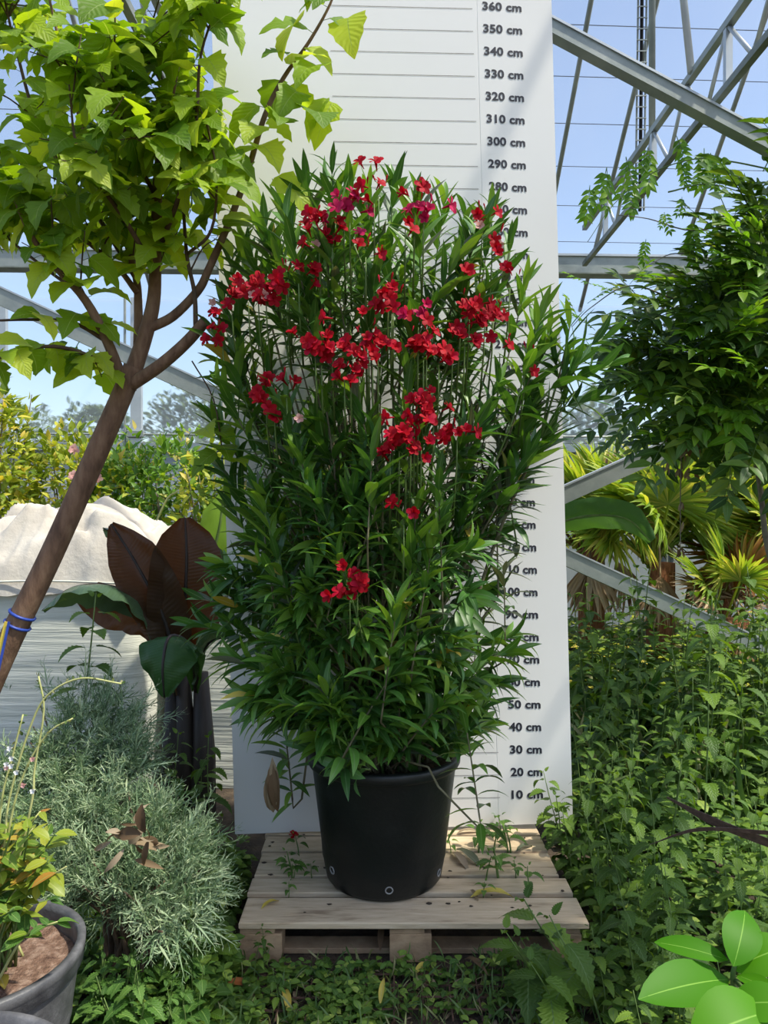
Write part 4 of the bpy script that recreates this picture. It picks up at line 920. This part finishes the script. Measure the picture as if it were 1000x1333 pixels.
for k in range(240): # unseen leaves added outside the camera's view to shade the pallet
    v = rv()
    while v.length > 1: v = rv()
    p = Vector((1.85, 1.95, 3.1)) + Vector((v.x * .7, v.y * .4, v.z * .3))
    if p.z < CAMZ + .72 * p.y + .3 and p.x / p.y < .6: continue
    wl(p, Vector((U(-1, 1), U(-1, 1), U(-.15, .3))), (0, 0, 1), U(.2, .28), R() < .3)
for k in range(40):
    px, py = U(868, 915), U(540, 720) if R() < .3 else U(535, 615); wis.leaf('dry_leaf' if R() < .5 else 'dry_broad_leaf', Q(px if py < 620 else U(882, 890), py, U(3.1, 3.3)), (U(-.5, .5), U(-.4, .4), -1), (0, -1, .2), U(.04, .08), M_dead)
wt([Q(888, 560, 3.2), Q(886, 640, 3.2), Q(886, 725, 3.2)], .004, .002, M_vine, 'dry_string')
wt([Q(945, 535, 2.95), Q(938, 560, 2.95), Q(945, 585, 2.95), Q(940, 600, 2.95)], .002, .0015, M_stalk, 'dry_string')
wis.finish(300, 12, deep=2.0)

# ------------------------------------------------------------------ palms
PALMS = [(P(px, 0, d).x, d) for px, d in ((770, 7.6), (860, 7.1), (935, 7.9), (955, 6.8), (1040, 7.2))]
def palm(cx, cy, h, n, seg, label, mix, group=None):
    def clear(d, s_):
        for ox, oy in PALMS:
            if math.hypot(ox - cx, oy - cy) < .05: continue
            for k in range(1, 13):
                q_ = d * s_ * 2.1 * k / 12
                if math.hypot(cx + q_.x - ox, cy + q_.y - oy) < .42 and h + q_.z < 1.6: return False
        for k in range(1, 9):
            q_ = d * s_ * 2.1 * k / 8
            if cy + q_.y < 6.2 + .05 * cx: return False
        return True
    pl = Plant('fan_palm', (cx, cy, 0), label, 'palm tree', group)
    m = MB(); m.tube([(cx, cy, -.02), (cx, cy, h * .5), (cx + .02, cy, h)], [.12, .13, .11], 14); m.build('trunk', M_fibre, pl.root, True)
    top = Vector((cx, cy, h))
    for k in range(n):
        a = k * 2.4 + U(-.3, .3); el = lerp(1.35, .1, k / n) + U(-.15, .15); d = Vector((math.cos(a) * math.cos(el), math.sin(a) * math.cos(el), math.sin(el)))
        s_ = seg * U(.85, 1.1)
        for _ in range(24):
            if clear(d, s_): break
            a += .26; el = min(1.35, el + .03); d = Vector((math.cos(a) * math.cos(el), math.sin(a) * math.cos(el), math.sin(el)))
        c = top + d * s_ * 1.05
        mt = random.choice(mix); part('frond', TM['fan_frond_%d' % random.randint(0, 1)], frame(c, d + Vector((0, -.25, -.15)), Vector((-d.x * .4, -.7, 1)), s_, 1), mt, pl.root)
    for k in range(2):
        a = -1.9 + k * 1.05 + U(-.3, .3); d = Vector((math.cos(a) * .5, math.sin(a) * .5, -1)); part('dead_frond', TM['dry_fan_frond'], frame(top + Vector((math.cos(a) * .25, math.sin(a) * .25, -.12)), d, Vector((d.x, d.y - .5, .5)), seg * U(.75, 1)), M_palmD, pl.root)
    return pl
GP = 'fan palms behind the steel braces'
palm(P(770, 800, 7.6).x, 7.6, 1.2, 20, .62, 'fan palm with pale green fronds next to the board', (M_palm, M_palm, M_palm, M_palmD), GP)
palm(P(860, 800, 7.1).x, 7.1, 1.1, 20, .6, 'fan palm with brown drooping dead fronds between the two braces', (M_palm,), GP)
palm(P(935, 800, 7.9).x, 7.9, 1.3, 22, .66, 'fan palm with stiff yellow-tipped fronds behind the hanging dry string', (M_palm,), GP)
palm(P(955, 800, 6.8).x, 6.8, .62, 9, .42, 'small fan palm with rusty orange fronds below the wisteria', (M_palmO, M_palmO, M_palm, M_palmD), GP)
palm(P(1040, 800, 7.2).x, 7.2, .9, 12, .62, 'fan palm partly hidden by the vine trunk', (M_palm, M_palmO), GP)
# broad folded banana leaf lying over the palms
bb = empty('banana_plant', (P(740, 900, 6.2).x, 6.2, 0), 'green banana with one long striped leaf reaching out from behind the board', 'banana plant')
ban_keep = ban; ban = bb
big_leaf([P(700, 690, 6.2), P(760, 672, 6.1), P(815, 675, 6.0), P(848, 705, 5.95)], [.2, .27, .27, .22, .08], (.1, -.5, 1), M_banG, M_gstem, sag=.15)
ban = ban_keep
m = MB(); m.tube([(bb.location.x - .35, 6.2, -.02), (bb.location.x - .3, 6.2, .7), tuple(P(700, 690, 6.2))], [.09, .07, .03], 10); m.build('pseudostem', M_gstem, bb, True)

# ------------------------------------------------------------------ strap-leaved clumps
for i, (px, d, n, h, lb) in enumerate(((775, 5.1, 46, .62, 'dark strap-leaved lily clump next to the board edge'), (835, 5.3, 30, .55, 'dark strap-leaved lily clump below the dead palm fronds'), (790, 6.0, 30, .5, 'strap-leaved lily clump in front of the palm fibre trunk'))):
    c = Vector((P(px, 900, d).x, d, 0)); pl = Plant('lily_clump', c, lb, 'plant', 'lily clumps below the palms')
    for k in range(n):
        a = U(0, 2 * PI); el = U(.5, 1.4); r = U(0, .09)
        pl.leaf('strap_leaf_%d' % random.randint(0, 2), c + Vector((r * math.cos(a), r * math.sin(a), .0)), (math.cos(a) * math.cos(el), math.sin(a) * math.cos(el), math.sin(el)), (-math.cos(a), -math.sin(a), 1), h * U(.7, 1.25), M_strap)
    pl.finish(300, 9)

# ------------------------------------------------------------------ shrubs behind the bags
def bush(name, px, d, pyt, wpx, n, label, mat, leaf='leaflet', ls=.1, flowers=None, group='shrubs behind the bulk bags', ybase=.0):
    c = Vector((P(px, 0, d).x, d, 0)); top = CAMZ - (pyt - 666.5) / F * d; rx = wpx / F * d / 2
    pl = Plant(name, c, label, 'shrub', group)
    for k in range(9):
        a = U(0, 6.3); t = Vector((c.x + math.cos(a) * rx * U(.2, .9), d + math.sin(a) * .4 * U(.2, 1), top * U(.75, 1.0))); pp = spline([c + Vector((U(-.1, .1), U(-.1, .1), -.02)), c.lerp(t, .55) + Vector((0, 0, .2)), t], 4); pl.stem(pp, radii(len(pp), .012, .004), M_vine, 'stem', 5)
    for k in range(n):
        v = rv()
        while v.length > 1: v = rv()
        v = v.normalized() * (v.length ** .45); lump = 1 + .35 * noise.noise(v * 2.2 + Vector((px * .1, 0, 0)))
        p = Vector((c.x + v.x * rx * lump, d + v.y * .5 * lump, top * .62 + v.z * top * .38 * lump))
        pl.leaf(leaf, p, v + rv() * .9, (v.x, v.y - .3, v.z + .8), ls * U(.6, 1.25), mat)
    if flowers:
        for k in range(flowers):
            part('blossom', TM['flower_2'], frame(Vector((c.x + U(-rx, rx) * .8, d - .5, top * U(.7, 1.0))), (0, 0, 1), (U(-.3, .3), -1, .4), .05), M_pink, pl.root)
    pl.finish(120, 9)
bush('rose_bush', -5, 6.3, 500, 105, 2600, 'tall yellow-green rose bush with faded pink blooms', M_rose, flowers=8)
bush('rose_bush', 95, 6.6, 560, 150, 2600, 'yellow-leaved rose bush behind the leaning trunk', M_rose, flowers=3)
bush('leafy_shrub', 165, 6.9, 575, 120, 2100, 'fresh green shrub in front of the wall post', M_roseG)
bush('leafy_shrub', 225, 6.7, 568, 130, 2200, 'green shrub with a bare arching cane behind the cloth', M_roseG)
bush('leafy_shrub', 285, 6.4, 585, 110, 1500, 'yellow-green shrub half hidden by the board', M_rose)
bush('rose_bush', -70, 6.1, 520, 140, 900, 'yellow rose bush reaching in past the tall bush', M_rose)
cn = empty('dry_cane', P(185, 680, 6.1), 'thin straw-coloured cane leaning over the bulk bag', 'cane', 'straw canes behind the bulk bags'); m = MB(); m.tube(spline([P(178, 760, 6.1), P(192, 640, 6.1), P(215, 575, 6.1), P(232, 560, 6.1)], 5), .009, 5); m.build('shaft', M_stalk, cn, True)
cn.location.z = 1.0
for pxp, d, pyt, w_, n in ((130, 14.5, 525, 120, 700), (250, 15.5, 505, 130, 700), (775, 15, 515, 90, 600), (700, 16, 520, 120, 400), (40, 15, 535, 110, 500)):
    bush('garden_tree', pxp, d, pyt, w_, n * 4, 'hazy dark tree seen through the film wall', M_tree, 'broad_leaf', .15, None, 'trees beyond the film wall')

# ------------------------------------------------------------------ nettles
def nettle(name, h, nodes, ls, mat, lean=0.1, t0=.18):
    pl = Plant(name, (0, 0, 0), 'x', 'nettle')
    pp = spline([(0, 0, -.02), (lean * h * .4, 0, h * .4), (lean * h * .7, lean * h * .3, h * .75), (lean * h, lean * h * .4, h)], 4)
    pl.stem(pp, radii(len(pp), .0045, .002), M_gstem, n=5)
    for k in range(nodes):
        t = lerp(t0, .98, k / (nodes - 1)); fi = t * (len(pp) - 1); i0 = min(int(fi), len(pp) - 2); p = pp[i0].lerp(pp[i0 + 1], fi - i0); a0 = (k % 2) * PI / 2 + U(-.25, .25)
        s_ = ls * (.65 + .6 * math.sin(PI * min(1, .15 + .8 * t))) * (.55 if k == nodes - 1 else 1)
        for q_ in (0, PI):
            a = a0 + q_; o_ = Vector((math.cos(a), math.sin(a), 0)); el = U(-.45, .25) if k < nodes - 1 else .8
            pl.leaf('nettle_leaf_%d' % random.randint(0, 1), p + o_ * .018, o_ * math.cos(el) + Vector((0, 0, math.sin(el))), (o_.x * .2, o_.y * .2, 1), s_ * U(.85, 1.15), mat)
    for i, (t, M, mt) in enumerate(pl.it): part('leaf', t, M, mt, pl.root)
    return pl.root
def blocked(x, y, m, tall):
    if -.56 - m * .3 < x < .73 + m * .3 and 2.62 - m * .3 < y < 3.53 + m: return True
    if -.74 - m < x < .9 + m and 3.33 - m < y < 3.56: return True
    if any(math.hypot(x - a, y - b) < .14 + m for a, b in PALMS): return True
    if math.hypot(x - bb.location.x + .33, y - 6.2) < .1 + m: return True
    if -2.62 - m < x < -.22 + m and 4.15 - m < y < 5.35 + m: return True
    if math.hypot(x - PL.x, y - PL.y) < .28 + m or math.hypot(x + .74, y - 1.22) < .25 + m: return True
    if (tall or x > 2.3) and x > .9 and abs(y - 5.9 - .05 * x) < .08 + m: return True
    return False
NT = [nettle('nettle_plant', .75, 9, .1, M_net, .1), nettle('nettle_plant', .6, 8, .105, M_net, .22), nettle('nettle_plant', .9, 11, .095, M_net, -.1), nettle('nettle_plant', .42, 6, .085, M_net, .15)]
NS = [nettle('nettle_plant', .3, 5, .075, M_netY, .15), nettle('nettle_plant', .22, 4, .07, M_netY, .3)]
usedp = set()
def put(src, x, y, sc, label, group, rz=None):
    i = src; rz = U(0, 6.28) if rz is None else rz; z = gz(x, y)
    if id(src) in usedp: return dup(src, (x, y, z), rz, sc, label, group)
    usedp.add(id(src)); src.location = (x, y, z); src.rotation_euler = (0, 0, rz); src.scale = (sc,) * 3; tag(src, label, None, group); return src
LA = ('stinging nettle in the thick stand between the board and the palms', 'nettles beside the board')
k = 0
while k < 62:
    d = U(3.55, 5.0); px = U(748, 1040); x = P(px, 0, d).x
    if (x - WX.x) ** 2 + (d - WX.y) ** 2 < .02 or blocked(x, d, .12, True): continue
    hmax = .55 + .35 * (d - 3.5) / 1.5 + (.2 if px > 860 else 0); s_ = random.choice(NT); q_ = U(.75, 1.0) * hmax / .75; k += 1
    ht = {0: .75, 1: .6, 2: .9, 3: .42}[NT.index(s_)] * q_; hw = 'tall' if ht > .8 else ('knee-high' if ht > .5 else 'low')
    nb = 'at the edge of the board' if px < 810 else ('between the lily clumps and the brown strap leaves' if d < 4.2 and px < 920 else ('around the vine trunk' if px > 920 else 'in front of the palms'))
    put(s_, x, d, q_, hw + ' stinging nettle in the stand ' + nb, hw + ' nettles ' + nb)
for k in range(30):
    while 1:
        d = U(5.15, 6.3); px = U(750, 1040)
        if not blocked(P(px, 0, d).x, d, .2, True): break
    put(NT[k % 3], P(px, 0, d).x, d, U(1.0, 1.35), 'leggy nettle rising before the palm trunks below the long brace', 'leggy nettles before the palm trunks')
LB = ('stinging nettle leaning over the open end of the pallet', 'nettles at the pallet end')
for px, d, i, sc in ((705, 3.36, 3, .95), (728, 3.32, 1, .75), (748, 3.3, 3, 1.15), (765, 3.2, 1, .8), (735, 3.15, 3, .8), (790, 3.1, 1, .75), (775, 2.95, 3, .9), (800, 3.35, 0, .75), (830, 3.2, 3, 1.1), (720, 3.28, 3, .9), (760, 3.05, 3, .75), (782, 3.4, 0, .7)):
    put(NT[i], max(P(px, 0, d).x, .775), min(d, 3.26), sc, *LB)
LC = ('broad-leaved nettle in the patch beside the glossy shrub', 'nettles around the glossy shrub')
k = 0
while k < 52:
    d = U(1.95, 3.3); px = U(780, 1040) if d > 2.6 else U(760, 1060); x = P(px, 0, d).x
    if (px - 300) / 10 < 0: continue
    s_ = random.choice((NT[1], NT[3], NT[3], NT[0])); q_ = U(.55, .85) * (1.0 if d > 2.4 else .85); k += 1
    hw = 'short' if s_ is NT[3] else ('upright' if s_ is NT[0] else 'leaning'); nb = 'under the brown strap leaves' if d > 2.6 else ('close behind the glossy shrub' if px > 880 else 'between the pallet and the glossy shrub')
    put(s_, x, d, q_, hw + ' broad-leaved nettle ' + nb, hw + ' nettles ' + nb)
LD = ('large-leaved nettle hanging over the front of the pallet', 'nettles in front of the pallet')
big = nettle('nettle_plant', .34, 4, .15, M_net, .5)
for px, d, rz, sc in ((758, 2.42, 2.6, 1.0), (720, 2.38, 2.9, .85), (705, 2.5, 3.6, .7), (790, 2.3, 2.3, .95), (745, 2.28, 3.0, .75)): put(big, P(px, 0, d).x, d, sc, *LD, rz=rz)
tall = nettle('nettle_plant', 1.22, 12, .12, M_net, .04)
put(tall, P(915, 0, 3.45).x, 3.45, 1.0, 'tallest nettle standing with drooping leaves against the palms', None)
tag(tall, group=None)
LE = ('sunlit pale green nettle seedling beside the grey pot', 'sunlit nettles beside the grey pot')
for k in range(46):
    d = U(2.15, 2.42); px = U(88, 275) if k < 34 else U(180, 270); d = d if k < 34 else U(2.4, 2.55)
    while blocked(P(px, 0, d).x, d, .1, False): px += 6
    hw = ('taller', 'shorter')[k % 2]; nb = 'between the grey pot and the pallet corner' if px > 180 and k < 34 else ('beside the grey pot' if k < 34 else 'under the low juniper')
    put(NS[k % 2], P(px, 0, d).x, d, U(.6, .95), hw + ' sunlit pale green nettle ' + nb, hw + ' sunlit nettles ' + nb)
LG = ('low nettle sprout in the weeds before the pallet', 'nettle sprouts before the pallet')
for px, py in ((330, 1285), (350, 1262), (545, 1320), (540, 1300), (520, 1325), (420, 1330), (470, 1330), (365, 1320), (660, 1266), (690, 1300), (300, 1320), (600, 1325), (655, 1330)):
    p = P(px, py, CAMZ / (py - 666.5) * 1000); put(NT[3], p.x, p.y, U(.25, .4), *LG)
LF = ('nettle growing in the shade beside the bulk bag', 'nettles in the shade of the banana')
for k in range(26):
    px = U(30, 300); d = U(3.15, 3.6) if px < 170 else U(2.9, 3.6); put(random.choice((NT[3], NT[1], NT[0])), P(px, 0, d).x, d, U(.55, .95), *LF)
put(NT[2], P(92, 0, 3.28).x, 3.28, 1.36, 'tall thin nettle climbing in front of the bulk bag', None)

# ------------------------------------------------------------------ low weeds, grass and litter
it = []
def wz(px, py, h=0.0): # ground hit
    d = (CAMZ - h) / (py - 666.5) * 1000; return P(px, py, d)
def cover(n, rect, hmax, ls, mats, dens=None):
    k = 0
    while k < n:
        x = U(rect[0], rect[1]); y = U(rect[2], rect[3])
        if blocked(x, y, .07 if ls > .06 else .06, hmax > .4): continue
        if dens and R() > dens(x, y): continue
        h = U(.01, hmax) * U(.4, 1); z = gz(x, y); a = U(0, 6.3); k += 1
        for j in range(4):
            aa = a + j * 1.57 + U(-.3, .3); it.append((TM['weed_leaf'], frame((x, y, z + h + U(-.015, .01)), (math.cos(aa), math.sin(aa), U(-.3, .4)), (0, -.2, 1), ls * U(.6, 1.25)), random.choice(mats)))
clump = lambda x, y: max(0, min(1, .12 + 2.6 * noise.noise(Vector((x * 4, y * 4, 2))))) * (.35 if x > .1 else 1)
cover(460, (-.75, .95, 2.2, 2.66), .07, .034, (M_weed, M_weed, M_weed, M_net), clump)
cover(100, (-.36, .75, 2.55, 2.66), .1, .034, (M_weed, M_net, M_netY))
cover(700, (-1.6, -.5, 2.3, 3.6), .16, .05, (M_weed, M_net), None)
cover(500, (-.75, -.5, 2.4, 3.4), .2, .045, (M_weed, M_net))
cover(1100, (.66, 2.2, 2.0, 3.6), .16, .05, (M_weed, M_net))
cover(2200, (.8, 3.9, 3.5, 6.5), .22, .07, (M_weed, M_net, M_weed))
cover(900, (1.2, 3.6, 5.6, 7.0), .6, .08, (M_weed, M_grass, M_rose))
cover(1600, (.8, 5, 6.5, 9.3), .5, .1, (M_weed, M_weed, M_rose))
cover(900, (-4, -.4, 5.3, 8.5), .5, .1, (M_weed, M_roseG))
for k in range(900):
    x = U(-.8, .95); y = U(2.2, 2.66); it.append((TM['grass_blade'], frame((x, y, gz(x, y)), (U(-.8, .8), U(-.8, .8), 1), (U(-1, 1), U(-1, 1), .2), U(.05, .12)), M_grass))
for k in range(300):
    x = U(.85, 2.6); y = U(3.6, 5.8); it.append((TM['grass_blade'], frame((x, y, 0), (U(-.6, .6), U(-.6, .6), 1), (U(-1, 1), U(-1, 1), .2), U(.3, .6)), M_grass))
tag(merged('ground_weeds', it), 'low green weeds and grass covering the soil', 'weeds', kind='stuff')
it = []
for k in range(900):
    x = U(-.9, 1.0); y = U(2.15, 2.68); a = U(0, 6.3); blocked(x, y, .035, False) or it.append((TM['dry_leaf'], frame((x, y, gz(x, y) + .006), (math.cos(a), math.sin(a), U(-.1, .25)), (0, 0, 1), U(.02, .07)), M_dead))
for k in range(400):
    x = U(-1.2, -.5); y = U(2.15, 3.0); a = U(0, 6.3); blocked(x, y, .035, False) or it.append((TM['dry_leaf'], frame((x, y, gz(x, y) + .006), (math.cos(a), math.sin(a), U(-.1, .25)), (0, 0, 1), U(.02, .07)), M_dead))
tag(merged('leaf_litter', it), 'small dry brown litter strewn over the soil', 'litter', kind='stuff')
# rusty reinforcing mesh in the soil before the pallet
ms = empty('wire_mesh', (.12, 2.42, .015), 'rusty steel reinforcing mesh lying on the soil before the pallet', 'wire mesh')
for y in (2.385, 2.445, 2.505, 2.565):
    m = MB(); m.tube([(-.45, y, .016), (.1, y + .004, .02), (.62, y, .016)], .0035, 5); m.build('bar', M_rust, ms)
for k in range(12):
    x = -.42 + k * .09; m = MB(); m.tube([(x, 2.33, .022), (x + .004, 2.6, .022)], .003, 5); m.build('bar', M_rust, ms)
# single fallen leaves
def fallen(px, py, h, t, s_, a, mt, label, group, tilt=.12):
    p = wz(px, py, h) ; o = bpy.data.objects.new('fallen_leaf', tmesh(TM[t], mt)); COL.objects.link(o)
    o.matrix_basis = frame(p + Vector((0, 0, .004)), (math.cos(a), math.sin(a), tilt), (0, 0, 1), s_); return tag(o, label, 'leaf', group)
GL = 'fallen leaves on the pallet'
fallen(340, 1185, PZ, 'dry_leaf', .1, .9, M_yel, 'slim yellow-green leaf on the front pallet board beside the pot', GL)
fallen(612, 1170, PZ, 'dry_leaf', .19, .15, M_yel, 'long yellow leaf across the gap of the front pallet boards', GL)
fallen(592, 1108, PZ, 'dry_leaf', .2, -1.0, M_oleG, 'long grey-green leaf slanting beside the pot', GL)
fallen(588, 1112, PZ, 'dry_leaf', .17, -1.2, M_dead, 'brown leaf under the grey-green leaf beside the pot', GL)
fallen(595, 1086, PZ, 'dry_leaf', .12, .2, M_dead, 'pale dry leaf on the pallet next to the board', GL)
fallen(612, 1160, PZ, 'dry_leaf', .09, -1.3, M_dead, 'pale dry leaf lying under the long yellow leaf', GL)
fallen(672, 1110, PZ, 'dry_leaf', .12, .7, M_oleG, 'olive leaf lying among the pallet seedlings', GL)
GL2 = 'fallen leaves on the soil'
fallen(288, 1288, .03, 'dry_broad_leaf', .1, .2, leafmat('orange_dead_leaf', [(0, g(.3,.1,.03)), (1, g(.36,.13,.04))], rough=.6, trans=.1, tint=(1.2, 1, .6)), 'orange-brown dead leaf on the soil at the pallet corner', GL2)
fallen(370, 1290, .03, 'dry_leaf', .13, -1.3, M_yel, 'curled yellow leaf on the soil before the pallet', GL2)
fallen(495, 1310, .03, 'dry_leaf', .09, 1.4, M_yel, 'short yellow-green leaf standing in the weeds', GL2, .9)
fallen(605, 1250, .03, 'dry_leaf', .13, -1.0, M_dead, 'light brown leaf leaning against the bottom board', GL2, .3)
fallen(495, 1240, .03, 'dry_leaf', .12, 1.5, M_dead, 'brown strip of dead leaf before the middle block', GL2, .9)
fallen(540, 1270, .03, 'dry_broad_leaf', .07, .6, M_yel, 'small yellow leaf beside the rusty mesh', GL2, .4)
for k in range(22):
    a = U(0, 6.3); p = P(175 + random.gauss(0, 13), 1090 + random.gauss(0, 12), 2.24 + U(-.03, .05)); o = bpy.data.objects.new('dead_leaf', tmesh(TM['dry_leaf' if k % 3 else 'dry_broad_leaf'], M_dead)); COL.objects.link(o)
    o.matrix_basis = frame(p, (math.cos(a), U(-.6, .6), .8 * math.sin(a)), rv() + Vector((0, -.6, .4)), U(.04, .1)); tag(o, 'brown dead leaf caught in the low juniper', 'leaf', 'dead leaves caught in the juniper')
# seedlings on the pallet
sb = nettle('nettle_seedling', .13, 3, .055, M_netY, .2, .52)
GAPS = (2.85, 2.995, 3.2125, 3.3775)
LS = ('small weed seedling sprouting between the pallet boards', 'seedlings on the pallet')
first = True
for px, py, sc in ((650, 1075, .9), (640, 1100, 1), (665, 1105, 1), (625, 1118, 1), (645, 1125, 1.1), (668, 1122, 1), (650, 1138, .8), (635, 1150, .8), (672, 1142, .6), (345, 1120, .7), (365, 1125, .9), (380, 1130, .7), (378, 1140, .6), (372, 1160, .5), (408, 1135, .6), (735, 1180, .9), (352, 1128, .6), (630, 1165, .6), (588, 1112, .6)):
    p = wz(px, py, PZ); p.y = min(GAPS, key=lambda q_: abs(q_ - p.y)); p.z = PZ - .022
    for xa, xb in ((-.52, -.36), (0, .16), (.54, .7)):
        if xa < p.x < xb: p.x = xb + .005 if xb < .5 else xa - .005
    r = sb if first else dup(sb, (0, 0, 0), 0, 1)
    first = False; r.location = p; r.rotation_euler = (0, 0, U(0, 6)); r.scale = (sc,) * 3; tag(r, LS[0], 'seedling', LS[1])
for px, py in ((382, 1090), (641, 1073)):
    o = part('fallen_flower', TM['flower_2'], frame(wz(px, py, PZ) + Vector((0, 0, .008)), (1, 0, .1), (0, -.3, 1), .024), M_petal, pal); o.parent = None; o.matrix_basis = frame(wz(px, py, PZ) + Vector((0, 0, .008)), (1, 0, .1), (0, -.3, 1), .024); tag(o, 'fallen red oleander flower lying on the rear pallet board', 'flower', 'fallen flowers on the pallet')

# ------------------------------------------------------------------ glossy shrub close to the camera
lau = Plant('glossy_shrub', (P(975, 0, 1.32).x, 1.32, 0), 'shrub with large glossy bright green oval leaves', 'shrub')
pp = spline([Vector((P(975, 0, 1.32).x, 1.32, -.02)), P(968, 1420, 1.32), P(955, 1285, 1.32), P(957, 1255, 1.32)], 6); lau.stem(pp, radii(len(pp), .008, .004), M_gstem)
def gl(a, b, da, db, wsc, up=(-.1, -.6, 1), t=0):
    A = P(*a, da); B = P(*b, db); lau.leaf('glossy_leaf_%d' % t, A, B - A, up, (B - A).length * 1.05, M_lau, wsc)
gl((948, 1275), (842, 1290), 1.32, 1.25, .95); gl((948, 1250), (856, 1222), 1.32, 1.36, .75); gl((955, 1258), (975, 1180), 1.3, 1.36, 1.05, (-.3, -1, .4), 1)
gl((955, 1262), (1030, 1225), 1.32, 1.3, 1.1, (-.2, -.7, 1), 1); gl((950, 1310), (1030, 1300), 1.24, 1.2, 1.1, (0, -.7, 1), 1); gl((1000, 1318), (912, 1345), 1.22, 1.16, 1.2, (0, -.8, 1), 1); gl((960, 1270), (1010, 1290), 1.3, 1.22, .8)
lau.stem([P(956, 1275, 1.32), P(1000, 1318, 1.22)], .004, M_gstem); lau.stem([P(956, 1285, 1.32), P(950, 1310, 1.24)], .004, M_gstem)
lau.finish(50, 5)
# long brown strap leaves lying over the nettles
for a, b, c, w_, lb in (((868, 1038), (930, 1070), (1020, 1105), .03, 'long brown dead strap leaf lying over the nettles'), ((845, 1100), (910, 1080), (1010, 1085), .014, 'thin brown dead strap leaf below the long one')):
    e = empty('dead_strap_leaf', P(*b, 2.3), lb, 'leaf'); pp = spline([P(*a, 2.45), P(*b, 2.3), P(*c, 2.15)], 6); m = MB()
    for i in range(len(pp) - 1):
        t0 = min(1, .15 + i / 6); t1 = min(1, .15 + (i + 1) / 6); h0 = Vector((0, -.4, 1)).normalized() * w_ / 2
        m.add([pp[i] - h0 * t0, pp[i+1] - h0 * t1, pp[i+1] + h0 * t1, pp[i] + h0 * t0], [(0, 1, 2, 3)])
    o = m.build('blade', M_brstrap, e); so_ = o.modifiers.new('thick', 'SOLIDIFY'); so_.thickness = .002
